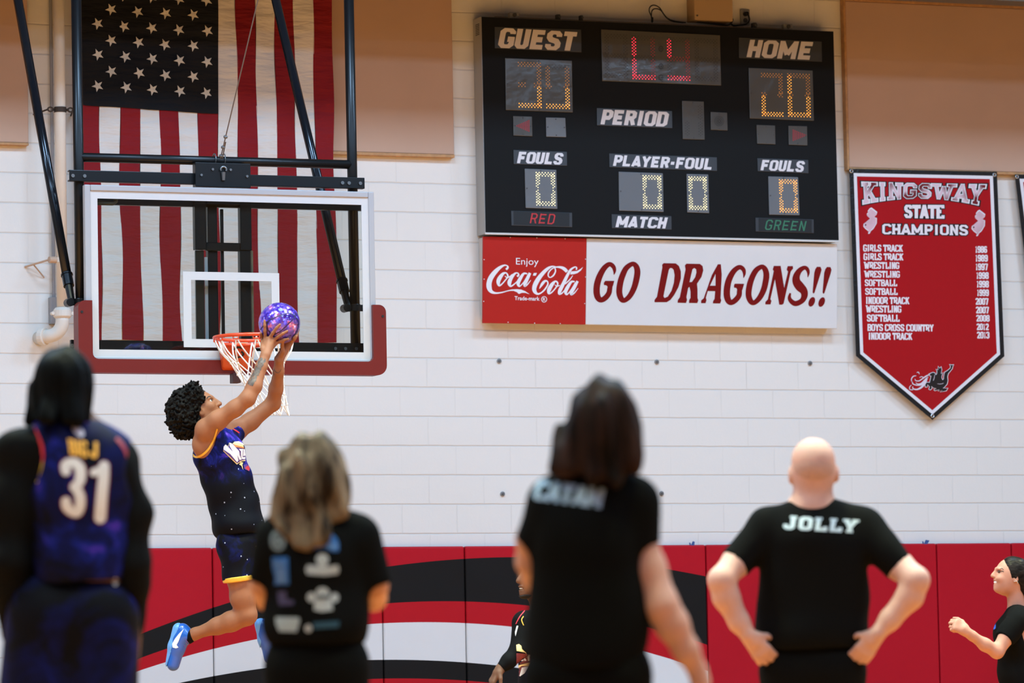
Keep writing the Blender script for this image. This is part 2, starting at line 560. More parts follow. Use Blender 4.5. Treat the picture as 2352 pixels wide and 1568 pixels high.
pb = PY(1044, 355, -0.055); pl = PY(505, 338, -0.055)
panel('tan acoustic panel behind the flag, left of the scoreboard', pl[0] - 0.9, pb[0], pb[2], 6.2, [(pl[0] - 0.9, pb[0], pb[2] - 0.022, pb[2] - 0.001)])
pq = PY(66, 328, -0.055)
panel('tan acoustic panel at the far left, behind the leaning black brace', pq[0] - 1.9, pq[0], pq[2], 6.2, [(pq[0] - 1.9, pq[0], pq[2] - 0.018, pq[2] - 0.001)])
pr = PY(1951, 384, -0.055); pt = PY(1940, 2, -0.055)
panel('wide tan acoustic panel above the red champions banner', pr[0], pr[0] + 3.0, pr[2], pt[2],
      [(pr[0], pr[0] + 3.0, pr[2] - 0.02, pr[2] - 0.001), (pr[0], pr[0] + 3.0, pt[2] + 0.001, pt[2] + 0.03), (pr[0] - 0.018, pr[0] - 0.001, pr[2] - 0.02, pt[2] + 0.03)])
panel('tan acoustic panel above the wide one, at the top right corner', pr[0] + 0.02, pr[0] + 3.0, pt[2] + 0.06, 6.3, [])


# ---- wall pads with the painted swoosh
def pad_material():
    m = bpy.data.materials.new('wall_pad_vinyl'); m.use_nodes = True
    t = m.node_tree; b = t.nodes['Principled BSDF']
    geo = nn(t, 'ShaderNodeNewGeometry')
    sp = nn(t, 'ShaderNodeSeparateXYZ'); t.links.new(geo.outputs['Position'], sp.inputs[0])
    X, Z = sp.outputs[0], sp.outputs[2]

    def curve(pts, deg=2):
        P = np.array([PY(x, y, -0.06) for x, y in pts])
        c = np.polyfit(P[:, 0], P[:, 2], deg)
        out = None
        for k in c:
            out = k if out is None else mth(t, 'MULTIPLY_ADD', X, out, float(k))
            if isinstance(out, (int, float)): out = float(out)
        return out
    k1 = curve([(340, 1445.5), (489, 1399), (880, 1304.4), (971, 1291), (1068.7, 1281), (1188.6, 1277), (1536, 1306.6), (1622, 1325)])
    k2 = curve([(340, 1499), (489, 1462), (880, 1389.8), (971, 1382), (1068.7, 1379.2), (1202, 1384.7), (1485, 1436.6), (1627, 1485)])
    k3 = curve([(340, 1526.6), (489, 1492.7), (607, 1471), (880, 1433.6), (971, 1429), (1071, 1428.2), (1177.5, 1433.8), (1490, 1495.6), (1627, 1545.7)])
    k4 = curve([(407, 1568), (491, 1552.7), (611, 1535), (882, 1514), (993, 1515.7), (1071, 1520.8), (1146, 1529)])
    k5 = curve([(860, 1558.5), (926.6, 1557.4), (1015, 1559.7), (1104, 1565.4)])
    rnd = nn(t, 'ShaderNodeTexNoise', Scale=1.3, Detail=2.0); t.links.new(geo.outputs['Position'], rnd.inputs['Vector'])
    col = nn(t, 'ShaderNodeMix', data_type='RGBA')
    t.links.new(rnd.outputs['Fac'], col.inputs[0])
    col.inputs[6].default_value = (*lin((176, 18, 34)), 1); col.inputs[7].default_value = (*lin((190, 22, 38)), 1)
    cur = col.outputs[2]
    xe = float(PY(1625, 1400, -0.06)[0])
    inside = mth(t, 'LESS_THAN', X, xe)
    for k, c in ((k1, (26, 25, 25)), (k2, (186, 22, 34)), (k3, (228, 224, 220)), (k4, (26, 25, 25)), (k5, (186, 22, 34))):
        f = mth(t, 'MULTIPLY', mth(t, 'LESS_THAN', Z, k), inside)
        mx = nn(t, 'ShaderNodeMix', data_type='RGBA')
        t.links.new(f, mx.inputs[0]); t.links.new(cur, mx.inputs[6]); mx.inputs[7].default_value = (*lin(c), 1)
        cur = mx.outputs[2]
    t.links.new(cur, b.inputs['Base Color'])
    b.inputs['Roughness'].default_value = 0.45
    b.inputs['Specular IOR Level'].default_value = 0.15
    nb = nn(t, 'ShaderNodeTexNoise', Scale=5.0, Detail=2.0); t.links.new(geo.outputs['Position'], nb.inputs['Vector'])
    bp = nn(t, 'ShaderNodeBump', Strength=0.25, Distance=0.02); t.links.new(nb.outputs['Fac'], bp.inputs['Height'])
    t.links.new(bp.outputs['Normal'], b.inputs['Normal'])
    return m


M_PAD = pad_material()
PX0 = 8.970163 - 8.1
PAD_TOP = PY(1068, 1254, -0.06)[2]
pad_names = {
    -2: 'padded wall panel behind the number 31 jersey',
    -1: 'red wall pad with black and white stripes just right of the number 31 jersey',
    0: 'striped wall pad behind the jumping player\'s bent leg',
    1: 'striped wall pad behind the blonde woman',
    2: 'striped wall pad just right of the blonde woman\'s elbow',
    3: 'striped wall pad left of the dark-haired woman\'s bare arm',
    4: 'striped wall pad hidden behind the dark-haired woman\'s back',
    5: 'striped wall pad behind the dark-haired woman\'s swinging arm, last one with stripes',
    6: 'plain red wall pad left of the bald man, beside the last striped one',
    7: 'plain red wall pad directly behind the bald man\'s back',
    8: 'plain red wall pad behind the bald man\'s right-hand elbow',
    9: 'plain red wall pad behind the smiling woman\'s fist',
    10: 'plain red wall pad behind the smiling woman\'s head',
}
for k, lab in pad_names.items():
    x0 = PX0 + 0.6096 * k
    t = thing('wall_pad', lab, 'wall pad', (x0 + 0.3048, -0.03, 0.06), 'padded panels along the wall')
    MB().box(x0 + 0.0035, x0 + 0.6061, -0.062, -0.012, 0.06, PAD_TOP).build('vinyl_cover', M_PAD, t, bevel=0.012, seg=3, smooth=False)
    MB().box(x0 + 0.002, x0 + 0.6076, -0.012, -0.001, 0.05, PAD_TOP - 0.004).build('backing_board', mat('pad_backing', (70, 20, 24), rough=0.8), t)

# ---- blue tape bits on the pads
M_TAPE = mat('blue_tape', (52, 84, 140), rough=0.6)
for px, py, lab, sl in ((1590, 1246, 'small blue tape scrap on the pad top left of the bald man', 0.3), (2125, 1243, 'small blue tape scrap on the pad top right of the bald man', 0.6)):
    p = PY(px, py, -0.05)
    mb = MB()
    mb.prism([(p[0] - 0.014, PAD_TOP - 0.006), (p[0] + 0.012, PAD_TOP - 0.006), (p[0] + 0.026 * sl * 2, PAD_TOP + 0.022), (p[0] + 0.004, PAD_TOP + 0.026)], -0.058, -0.05)
    mb.prism([(p[0] - 0.022, PAD_TOP - 0.006), (p[0] - 0.012, PAD_TOP - 0.006), (p[0] - 0.016, PAD_TOP + 0.014), (p[0] - 0.024, PAD_TOP + 0.017)], -0.056, -0.05)
    tag(mb.build('tape_scrap', M_TAPE, loc=(p[0], -0.05, PAD_TOP)), lab, 'tape', 'blue tape scraps')

# ---- wall anchors
M_STEEL = mat('zinc_steel', (150, 149, 148), rough=0.4, metal=0.25)
M_DARKSTEEL = mat('dark_bolt', (64, 63, 62), rough=0.5, metal=0.2)
M_ANCHOR = mat('anchor_bolt', (104, 102, 100), rough=0.45, metal=0.2)
for px, py, lab in ((1146, 829, 'round steel wall anchor below the red soda sign, leftmost of the upper row'),
                    (1508, 831, 'round steel wall anchor below the white sign, middle of the upper row'),
                    (1860, 834, 'round steel wall anchor left of the banner point, rightmost of the upper row'),
                    (1154, 1134, 'round steel wall anchor left of the dark-haired woman'),
                    (1519, 1133, 'round steel wall anchor right of the dark-haired woman')):
    p = PY(px, py, 0)
    t = thing('wall_anchor', lab, 'wall anchor', (p[0], -0.005, p[2]), 'steel wall anchors')
    MB().tube([(p[0], -0.0005, p[2]), (p[0], -0.008, p[2])], 0.017, 16).build('washer', M_STEEL, t)
    MB().tube([(p[0], -0.008, p[2]), (p[0], -0.02, p[2])], 0.009, 6).build('bolt', M_ANCHOR, t)

# ================================================================== SCOREBOARD
M_SBLACK = mat('scoreboard_black', (20, 20, 20), rough=0.6, spec=0.15, bump=0.05, bscale=3)
M_ALU = mat('brushed_aluminium', (176, 174, 170), rough=0.45, metal=0.6)
M_ALU_D = mat('cabinet_edge', (150, 148, 144), rough=0.4, metal=0.5)
M_PLATE = mat('caption_plate', (58, 61, 65), rough=0.3)
M_CAPTXT = mat('caption_white', (226, 222, 224), rough=0.5)
M_LENS = mat('display_acrylic', (84, 84, 82), rough=0.16, bump=0.35, bscale=7)
M_LENS_B = mat('display_acrylic_light', (112, 116, 120), rough=0.16, bump=0.35, bscale=7)
M_UNLIT = mat('led_off', (30, 30, 28), rough=0.5)
M_AMBER = mat('led_amber', (255, 176, 70), emit=(255, 170, 60), estr=2.2)
M_AMBERD = mat('led_amber_dim', (170, 110, 50), emit=(190, 120, 40), estr=0.8)
M_WARM = mat('led_yellow', (255, 240, 190), emit=(255, 240, 170), estr=1.8)
M_RED = mat('led_red', (255, 70, 90), emit=(255, 40, 70), estr=2.4)
M_REDD = mat('led_red_dim', (140, 30, 40), emit=(150, 20, 36), estr=0.5)
M_CARD = mat('team_card_black', (14, 14, 15), rough=0.5)
M_TRED = mat('team_card_red', (196, 44, 48), rough=0.5)
M_TGRN = mat('team_card_green', (52, 120, 88), rough=0.5)

YS = -0.17
a = PY(1107, 37, YS); b_ = PY(1927, 552, YS); c_ = PY(1113, 540, YS); d_ = PY(1915, 72, YS)
sx0, sx1 = (a[0] + c_[0]) / 2, (b_[0] + d_[0]) / 2
sz1, sz0 = (a[2] + d_[2]) / 2, (b_[2] + c_[2]) / 2
sb = thing('scoreboard', 'large black electronic scoreboard on the wall showing GUEST and HOME scores', 'scoreboard', ((sx0 + sx1) / 2, -0.08, sz0))
cab = MB()
cab.box(sx0, sx1, YS + 0.004, -0.01, sz0, sz1).build('cabinet', M_ALU, sb, bevel=0.004)
MB().box(sx0 + 0.003, sx1 - 0.002, YS, YS + 0.003, sz0 + 0.012, sz1 - 0.004).build('front_panel', M_SBLACK, sb)
MB().box(sx0, sx1, YS - 0.002, YS + 0.01, sz0 - 0.004, sz0 + 0.01).build('bottom_edge', mat('edge_white', (214, 212, 208), rough=0.4), sb, bevel=0.002)
lou = MB()
for k in range(7):
    lou.box(sx0 - 0.002, sx0, -0.13, -0.06, sz1 - 0.05 - k * 0.012, sz1 - 0.044 - k * 0.012)
lou.build('vent_slots', M_DARKSTEEL, sb)
z5 = lambda p: (1080 + p[0] * .2551, p[1] * .2551)
z6 = lambda p: (1600 + p[0] * .31973, p[1] * .31973)
z7 = lambda p: (1080 + p[0] * .28064, 340 + p[1] * .28064)
z8 = lambda p: (1560 + p[0] * .2807, 340 + p[1] * .2807)


def plate(name, quad, m, Yf, thick, parent, label=None):
    """thin box whose front face is the given pixel quad"""
    P = [PY(q[0], q[1], Yf) for q in quad]
    mb = MB()
    vs = [(p[0], Yf, p[2]) for p in P] + [(p[0], Yf + thick, p[2]) for p in P]
    mb.add(vs, [(0, 3, 2, 1), (4, 5, 6, 7), (0, 1, 5, 4), (1, 2, 6, 5), (2, 3, 7, 6), (3, 0, 4, 7)])
    o = mb.build(name, m, parent, bevel=min(0.004, thick * .4))
    if label: o['label'] = label
    return o


def caption(s, z, pq, tq, tm=M_CAPTXT, card=None, bold=0.34, shear=.2):
    pq = [z(p) for p in pq]; tq = [z(p) for p in tq]
    pl = plate('caption_plate', pq, M_PLATE, YS - 0.006, 0.006, sb, 'caption plate reading ' + s)
    if card: plate('card', [z(p) for p in card], M_CARD, YS - 0.0075, 0.0015, pl)
    tq = [np.array(q_, float) for q_ in tq]; sx = (tq[3][1] - tq[0][1]) * shear
    tq[0][0] += sx; tq[2][0] -= sx
    mb = MB(); on_plane(mb, slab_text(s, tq, bold * .8, 0, .10, serif=0), YS - 0.0085)
    mb.build('lettering', tm, pl)


caption('GUEST', z5, [(220, 240), (1000, 265), (1003, 470), (222, 432)], [(252, 250), (972, 290), (972, 458), (252, 430)], mat('caption_warm', (220, 210, 204), rough=.5))
caption('PERIOD', z5, [(1140, 970), (1818, 998), (1822, 1155), (1142, 1128)], [(1170, 985), (1790, 1008), (1790, 1140), (1170, 1118)])
caption('FOULS', z5, [(390, 1348), (872, 1365), (874, 1493), (392, 1477)], [(420, 1365), (843, 1378), (840, 1482), (420, 1468)])
caption('PLAYER-FOUL', z5, [(1252, 1380), (2222, 1415), (2224, 1540), (1254, 1505)], [(1282, 1395), (2195, 1428), (2195, 1528), (1282, 1492)])
caption('HOME', z6, [(303, 268), (900, 297), (902, 443), (306, 415)], [(358, 285), (848, 302), (845, 430), (356, 410)], mat('caption_grey', (214, 208, 210), rough=.5))
caption('FOULS', z6, [(437, 1135), (803, 1148), (805, 1245), (440, 1230)], [(458, 1148), (780, 1157), (778, 1236), (458, 1222)])
caption('RED', z7, [(335, 512), (835, 528), (836, 648), (338, 633)], [(480, 532), (705, 540), (703, 624), (480, 614)], M_TRED, [(355, 516), (812, 531), (812, 640), (357, 626)], bold=0.16)
caption('MATCH', z7, [(1158, 540), (1648, 556), (1650, 668), (1160, 655)], [(1190, 555), (1620, 568), (1616, 658), (1188, 646)])
caption('GREEN', z8, [(625, 568), (1102, 583), (1103, 697), (627, 683)], [(697, 585), (1050, 598), (1048, 678), (695, 668)], M_TGRN, [(650, 572), (1085, 586), (1085, 692), (652, 678)], bold=0.16)

LEDM = [M_UNLIT, M_AMBER, M_AMBERD, M_WARM, M_RED, M_REDD]


def digit(mb, quad, lit, rows=2, nx=7, ny=7, r=0.0035, notch=False):
    """seven-segment digit of staggered dots; lit maps segment -> material slot (missing = left out)"""
    P = [PY(q[0], q[1], YS - 0.012) for q in quad]
    x0, x1 = (P[0][0] + P[3][0]) / 2, (P[1][0] + P[2][0]) / 2
    z1, z0 = (P[0][2] + P[1][2]) / 2, (P[2][2] + P[3][2]) / 2
    W, H = x1 - x0, z1 - z0
    pit = W / nx
    dots = []
    for i in range(nx * 2 + 1):
        for j in range(rows + 1):
            if (i + j) % 2: continue
            u = i / (nx * 2); d = j * pit / 2
            dots.append(('a', x0 + u * W, z1 - d)); dots.append(('d', x0 + u * W, z0 + d))
            dots.append(('g', x0 + u * W, (z0 + z1) / 2 + d - pit / 2))
    n2 = ny * 2
    for i in range(1, n2):
        for j in range(rows + 1):
            if (i + j) % 2: continue
            d = j * pit / 2; h = (i / n2) * (H / 2)
            if notch and j == rows and i > n2 - 3: continue
            dots += [('f', x0 + d, z1 - h), ('b', x1 - d, z1 - h), ('e', x0 + d, z0 + h), ('c', x1 - d, z0 + h)]
    for s, x, z in dots:
        if s not in lit: continue
        m = lit[s]
        if s == 'g' and isinstance(m, tuple):
            if min(x - x0, x1 - x) > W * m[1]: continue
            m = m[0]
        n = 6
        vs = [(x + r * math.cos(k * math.pi / 3), YS - 0.012, z + r * math.sin(k * math.pi / 3)) for k in range(n)]
        mb.add(vs, [tuple(range(n))], m)


def display(z, quad, digits=(), lens=M_LENS, label=None, extra=None):
    pl = plate('display_window', [z(p) for p in quad], lens, YS - 0.01, 0.01, sb, label)
    for q, lit, kw in digits:
        mb = MB(); digit(mb, [z(p) for p in q], lit, **kw)
        mb.build('led_digit', LEDM, pl)
    if extra:
        mb = MB(); extra(mb); mb.build('led_symbol', LEDM, pl)
    P = [PY(*z(p), YS - 0.01) for p in quad]
    for i in range(4):
        p = P[i] * .5 + P[(i + 1) % 4] * .5
        p = p + (sum(P) / 4 - p) * (0.012 / max(0.02, np.linalg.norm(sum(P) / 4 - p)))
        MB().tube([(p[0], YS - 0.008, p[2]), (p[0], YS - 0.014, p[2])], 0.004, 8).build('screw', M_DARKSTEEL, pl)
    return pl


def dots_at(z, pts, m, r=0.005):
    def go(mb):
        for q in pts:
            p = PY(*z(q), YS - 0.012)
            mb.add([(p[0] + r * math.cos(k * math.pi / 3), YS - 0.012, p[2] + r * math.sin(k * math.pi / 3)) for k in range(6)], [tuple(range(6))], m)
    return go


A, D_, W_, R_, RD = 1, 2, 3, 4, 5
display(z5, [(315, 520), (918, 545), (926, 1012), (322, 990)], [
    ([(440, 560), (635, 572), (635, 968), (435, 960)], dict(a=D_, b=D_, c=A, d=A, g=(D_, .3)), {}),
    ([(682, 585), (888, 592), (890, 975), (690, 970)], dict(f=D_, b=D_, c=A, d=A, g=(D_, .28), a=0), {})], label='score display reading 39')
OFF = dict(a=0, b=0, c=0, d=0, e=0, f=0, g=0)
display(z5, [(1180, 262), (2250, 315), (2262, 770), (1190, 728)], [
    ([(1215, 305), (1412, 318), (1415, 700), (1220, 690)], OFF, {}),
    ([(1460, 325), (1658, 330), (1662, 715), (1465, 705)], dict(OFF, f=R_, e=R_, d=R_, c=RD, b=RD), {}),
    ([(1775, 340), (1970, 348), (1975, 722), (1785, 715)], dict(OFF, f=R_, d=R_, c=RD, b=RD, g=RD), {}),
    ([(2025, 350), (2222, 358), (2225, 730), (2030, 722)], OFF, {})], label='game clock display with dim red digits',
    extra=dots_at(z5, [(1718 + 18 * math.cos(q), y + 22 * math.sin(q)) for y in (440, 597, 697) for q in np.linspace(0, 2 * math.pi, 9)[:-1]] + [(1718, 440), (1720, 597), (1725, 697)], 0))
display(z5, [(1908, 905), (2105, 912), (2113, 1258), (1915, 1252)], [([(1935, 930), (2085, 936), (2090, 1235), (1942, 1228)], dict(e=0, c=0, b=0), dict(nx=5, ny=6))], label='period display with a washed-out digit')
display(z5, [(2165, 1005), (2315, 1012), (2320, 1175), (2168, 1168)], label='horn grille window',
        extra=dots_at(z5, [(2242 + rr * math.cos(q), 1090 + rr * 1.05 * math.sin(q)) for rr in (12, 26, 40) for q in np.linspace(0, 2 * math.pi, 6 + rr // 3)[:-1]], 0, r=0.004))
display(z5, [(387, 1042), (558, 1048), (562, 1227), (390, 1220)], label='possession arrow window',
        extra=dots_at(z5, [(420 + 15.5 * i, 1133 + (j - i / 2) * 13.5) for i in range(8) for j in range(i + 1)], RD, r=0.0045))
display(z5, [(683, 1055), (858, 1060), (866, 1235), (686, 1230)], lens=M_LENS_B)
display(z6, [(375, 485), (835, 505), (845, 868), (383, 850)], [
    ([(470, 525), (620, 535), (612, 835), (470, 828)], dict(a=D_, b=D_, g=(D_, .28), e=A, d=A), {}),
    ([(655, 530), (808, 535), (818, 838), (662, 835)], dict(a=D_, f=A, e=A, d=A, c=A, b=D_, g=(D_, .28)), {})], label='score display reading 28')
display(z6, [(432, 895), (565, 900), (568, 1037), (436, 1032)])
display(z6, [(660, 902), (795, 905), (798, 1045), (663, 1040)], label='possession arrow window',
        extra=dots_at(z6, [(785 - 13 * i, 971 + (j - i / 2) * 10.5) for i in range(8) for j in range(i + 1)], RD, r=0.0045))
ZERO_W = dict(a=W_, b=W_, c=W_, d=W_, e=W_, f=W_)
ZERO_A = dict(a=A, b=A, c=A, d=A, e=A, f=A)
kw0 = dict(nx=6, ny=6, notch=True)
display(z7, [(447, 167), (706, 177), (715, 498), (455, 490)], [([(540, 198), (688, 205), (694, 470), (545, 465)], ZERO_W, kw0)], lens=M_LENS_B)
display(z7, [(1216, 192), (1578, 205), (1585, 523), (1220, 512)], [([(1415, 225), (1560, 230), (1562, 495), (1420, 490)], ZERO_W, kw0)], lens=M_LENS_B)
display(z7, [(1772, 210), (1950, 215), (1957, 533), (1778, 526)], [([(1790, 235), (1930, 240), (1935, 503), (1797, 500)], ZERO_W, kw0)], lens=M_LENS_B)
display(z8, [(730, 230), (975, 237), (987, 550), (738, 545)], [([(820, 258), (960, 265), (967, 525), (828, 520)], ZERO_A, kw0)], lens=M_LENS_B)
# hanging brackets along the top
for px, w, m in ((1178, 0.07, M_STEEL), (1280, 0.028, M_DARKSTEEL), (1333, 0.02, M_DARKSTEEL), (1730, 0.03, M_DARKSTEEL), (1806, 0.07, M_STEEL)):
    p = PY(px, 50, -0.1)
    o = MB().box(p[0] - w / 2, p[0] + w / 2, -0.13, -0.09, sz1 - 0.002, sz1 + 0.045).build('hanging_bracket', m, sb, bevel=0.004)
    MB().tube([(p[0], -0.131, sz1 + 0.025), (p[0], -0.145, sz1 + 0.025)], min(0.014, w * .4), 8).build('bolt', M_DARKSTEEL, o)
MB().box(sx0 + 0.15, sx1 - 0.35, -0.06, -0.004, sz1 + 0.004, sz1 + 0.022).build('mounting_rail', mat('rail_tan', (150, 124, 96), rough=.6), sb)

# ---- box, outlet and cables above the scoreboard
M_BOXTAN = mat('painted_duct', (176, 146, 108), rough=0.7)
M_CABLE = mat('black_cable', (18, 18, 19), rough=0.5)
p0, p1 = PY(1593, 46, -0.12), PY(1681, 50, -0.12)
MBx = MB().box(p0[0], p1[0], -0.14, -0.004, p1[2], p1[2] + 1.2)
ob = thing('wall_duct', 'square tan-painted metal duct on the wall above the scoreboard', 'duct', ((p0[0] + p1[0]) / 2, -0.07, p1[2]))
MBx.build('duct_body', M_BOXTAN, ob, bevel=0.004)
MB().tube([(p0[0] + 0.02, -0.141, p1[2] + 0.03), (p0[0] + 0.02, -0.147, p1[2] + 0.03)], 0.006, 8).build('screw', M_DARKSTEEL, ob)
po = PY(1711, 40, -0.01)
ot = thing('wall_outlet', 'metal wall outlet with a black plug above the scoreboard', 'outlet', (po[0], -0.01, po[2] - 0.06))
MB().box(po[0] - 0.036, po[0] + 0.036, -0.016, -0.002, po[2] - 0.058, po[2] + 0.058).build('cover_plate', M_STEEL, ot, bevel=0.003)
for dz in (0.022, -0.022):
    MB().tube([(po[0], -0.015, po[2] + dz), (po[0], -0.019, po[2] + dz)], 0.017, 14).build('socket', M_DARKSTEEL, ot)
cp = MB().tube([(po[0], -0.019, po[2] + .022), (po[0], -0.055, po[2] + .022)], [0.017, 0.013], 12)
pc = [(po[0] + 0.0, -0.05, po[2] + .022)] + [tuple(PY(x, y, -0.06)) for x, y in ((1720, 38), (1721, 48), (1712, 56), (1696, 58), (1683, 58), (1676, 48), (1679, 42), (1683, 46), (1676, 56), (1660, 57), (1600, 50))]
cp.tube(catmull(pc, 5), 0.006, 8)
tag(cp.build('power_cord', M_CABLE, smooth=True, loc=(po[0], -0.05, po[2])), 'black power cord plugged into the outlet above the scoreboard', 'cord')
cc = MB()
cc.tube(catmull([PY(x, y, -0.08) for x, y in ((1498, 50), (1497, 40), (1491, 25), (1494, 15), (1503, 12), (1515, 18), (1525, 33), (1535, 43), (1552, 49), (1575, 52))], 5), 0.0045, 8)
cc.tube(catmull([PY(x, y, -0.09) for x, y in ((1498, 52), (1496, 36), (1498, 24), (1506, 20), (1518, 24), (1530, 40), (1545, 49), (1570, 52))], 5), 0.0045, 8)
cc.tube([PY(1498, 50, -0.085), PY(1498, 40, -0.085)], 0.009, 8)
q = PY(1498, 50, -0.085)
tag(cc.build('cable_loop', M_CABLE, smooth=True, loc=q), 'two thin black cable loops rising from the scoreboard top', 'cable')

# ================================================================== SIGN UNDER THE SCOREBOARD
M_SRED = mat('sign_red', (182, 32, 20), rough=0.4, spec=0.2)
M_SWHT = mat('sign_white', (222, 218, 214), rough=0.45, spec=0.2, noise=0.015, nscale=6)
M_SMAR = mat('sign_maroon', (122, 18, 15), rough=0.6, spec=.1)
M_WHITE = mat('sign_lettering_white', (236, 232, 234), rough=0.5)
YG = -0.125
sg = thing('advertising_sign', 'wide red and white sign under the scoreboard reading GO DRAGONS!!', 'sign', ((sx0 + sx1) / 2, -0.06, sz0 - 0.65))
r1 = plate('red_panel', [(1110, 542.6), (1347.5, 547), (1345, 745), (1109, 741.5)], M_SRED, YG, 0.02, sg, 'red soda panel with white script')
r2 = plate('white_panel', [(1347.8, 547), (1923.5, 560), (1923, 754.6), (1345.3, 745)], M_SWHT, YG, 0.02, sg, 'white panel with maroon lettering')
q0, q1 = PY(1107, 542, -0.1), PY(1921, 750, -0.1)
MB().box(q0[0] + 0.006, q1[0] - 0.004, -0.103, -0.03, q1[2] + 0.02, q0[2] - 0.01).build('sign_box', mat('sign_box_metal', (206, 196, 186), rough=.5), sg)
e3 = lambda p: (1100 + p[0] * .11054, 570 + p[1] * .11054)


def rib(mb, pts, f, Y, closed=False, n=5):
    vs, fs = ribbon(pts, closed=closed, n=n)
    on_plane(mb, (vs, fs), Y, f)


mb = MB()
for pts, cl in (
    ([(562, 440, 40), (590, 415, 46), (602, 385, 34), (575, 358, 24), (520, 355, 34), (430, 405, 66), (330, 500, 92), (250, 610, 104), (212, 720, 106), (215, 820, 104), (255, 895, 72), (340, 930, 40), (450, 922, 28), (560, 897, 22)], False),
    ([(598, 560, 36), (565, 512, 26), (500, 530, 56), (430, 620, 84), (402, 700, 78), (422, 775, 40), (480, 740, 28), (550, 660, 25), (598, 600, 28)], True),
    ([(540, 575, 14), (585, 608, 22), (640, 588, 22), (700, 540, 25)], False),
    ([(795, 588, 40), (826, 550, 34), (800, 512, 24), (740, 532, 44), (665, 630, 72), (632, 720, 82), (660, 788, 36), (740, 740, 25), (825, 655, 20)], False),
    ([(1005, 530, 24), (930, 528, 46), (852, 640, 72), (815, 730, 72), (840, 790, 32), (900, 742, 22), (960, 660, 22), (1015, 555, 20)], False),
    ([(1062, 512, 56), (1000, 640, 72), (955, 740, 70), (955, 788, 36), (1010, 750, 25), (1078, 662, 12)], False),
    ([(1580, 408, 25), (1590, 480, 28), (1550, 560, 32), (1482, 606, 22), (1440, 570, 25), (1455, 495, 28), (1520, 425, 24), (1600, 392, 26), (1700, 396, 50), (1775, 430, 70), (1832, 487, 62)], False),
    ([(1600, 388, 22), (1520, 378, 32), (1420, 430, 62), (1300, 550, 82), (1202, 690, 94), (1152, 810, 90), (1160, 895, 76), (1220, 948, 42), (1300, 920, 30), (1380, 840, 32), (1432, 745, 30), (1418, 685, 28), (1370, 682, 46), (1312, 745, 56), (1256, 842, 8)], False),
    ([(1632, 715, 34), (1590, 685, 34), (1520, 750, 72), (1458, 860, 82), (1452, 936, 44), (1510, 918, 28), (1590, 830, 26), (1632, 760, 28)], True),
    ([(1575, 755, 12), (1620, 790, 20), (1680, 768, 20)], False),
    ([(2022, 445, 34), (2030, 402, 26), (1985, 392, 28), (1900, 455, 48), (1820, 600, 62), (1742, 760, 72), (1682, 880, 76), (1672, 950, 42), (1740, 920, 25), (1810, 825, 16)], False),
    ([(1950, 565, 10), (1890, 650, 24), (1790, 742, 26)], False),
    ([(1990, 695, 26), (1920, 698, 46), (1842, 810, 72), (1802, 900, 70), (1822, 960, 34), (1880, 912, 24), (1950, 810, 22), (2002, 715, 18)], False),
    ([(2050, 682, 52), (1980, 810, 72), (1925, 910, 70), (1922, 962, 38), (1990, 920, 25), (2062, 828, 10)], False),
    (list((p[0], p[1], 13) for p in ellipse(1355, 1060, 55, 58, 20)), True),
):
    rib(mb, pts, e3, YG - 0.0015, cl)
for poly in ([(545, 885), (680, 855), (790, 848), (880, 858), (960, 890), (1055, 955), (960, 926), (890, 926), (830, 950), (790, 912), (720, 884), (640, 886), (550, 908)],
             [(1140, 512), (1205, 512), (1180, 570), (1120, 568)],
             [(1915, 480), (2040, 470), (2110, 430), (2165, 385), (2120, 460), (2050, 515), (1970, 540), (1895, 542)]):
    on_plane(mb, polyfill(poly), YG - 0.0015, e3)
on_plane(mb, text_shape('Enjoy', 0.0, 0, [e3(p) for p in ((770, 200), (1240, 208), (1240, 392), (770, 382))]), YG - 0.0015)
on_plane(mb, text_shape('Trade-mark', 0.02, 0, [e3(p) for p in ((740, 993), (1262, 1006), (1262, 1090), (740, 1078))]), YG - 0.0015)
on_plane(mb, text_shape('R', 0.02, 0, [e3(p) for p in ((1328, 1025), (1384, 1026), (1384, 1096), (1328, 1095))]), YG - 0.0015)
mb.build('script_lettering', M_WHITE, r1)
for px, py in ((1112, 596), (1112, 641), (1111, 692), (1345, 595), (1345, 636), (1343, 697), (1172, 545), (1233, 546), (1298, 548), (1167, 740), (1228, 742), (1287, 743)):
    p = PY(px, py, YG); MB().ball((p[0], YG, p[2]), 0.004, seg=8, rings=5).build('rivet', M_WHITE, r1)
c1 = lambda p: (1350 + p[0] * .1233, 580 + p[1] * .1233)
c2 = lambda p: (1630 + p[0] * .12543, 580 + p[1] * .12543)
mb = MB(); YL = YG - 0.0015
rib(mb, [(487, 412, 10), (500, 340, 56), (478, 262, 78), (405, 215, 84), (310, 285, 100), (225, 430, 114), (175, 590, 120), (166, 740, 120), (195, 845, 112), (255, 880, 98), (335, 835, 100), (395, 750, 98), (412, 660, 92), (440, 535, 70)], c1, YL)
on_plane(mb, polyfill([(325, 525), (495, 525), (470, 620), (380, 660), (360, 620), (340, 607), (302, 602), (300, 560)]), YL, c1)
rib(mb, [(830, 210, 84), (720, 285, 100), (650, 420, 110), (603, 580, 114), (588, 740, 112), (625, 860, 104), (690, 886, 88), (785, 805, 98), (865, 650, 108), (912, 470, 114), (925, 340, 112), (895, 245, 98)], c1, YL, True)
on_plane(mb, polyfill([(1390, 275), (1385, 225), (1415, 195), (1640, 200), (1700, 250), (1735, 350), (1735, 480), (1690, 640), (1610, 790), (1540, 880), (1470, 922), (1245, 922), (1245, 880), (1290, 820)],
                      [[(1535, 285), (1510, 320), (1410, 810), (1430, 845), (1490, 820), (1560, 710), (1605, 560), (1618, 420), (1600, 320), (1570, 288)]]), YL, c1)
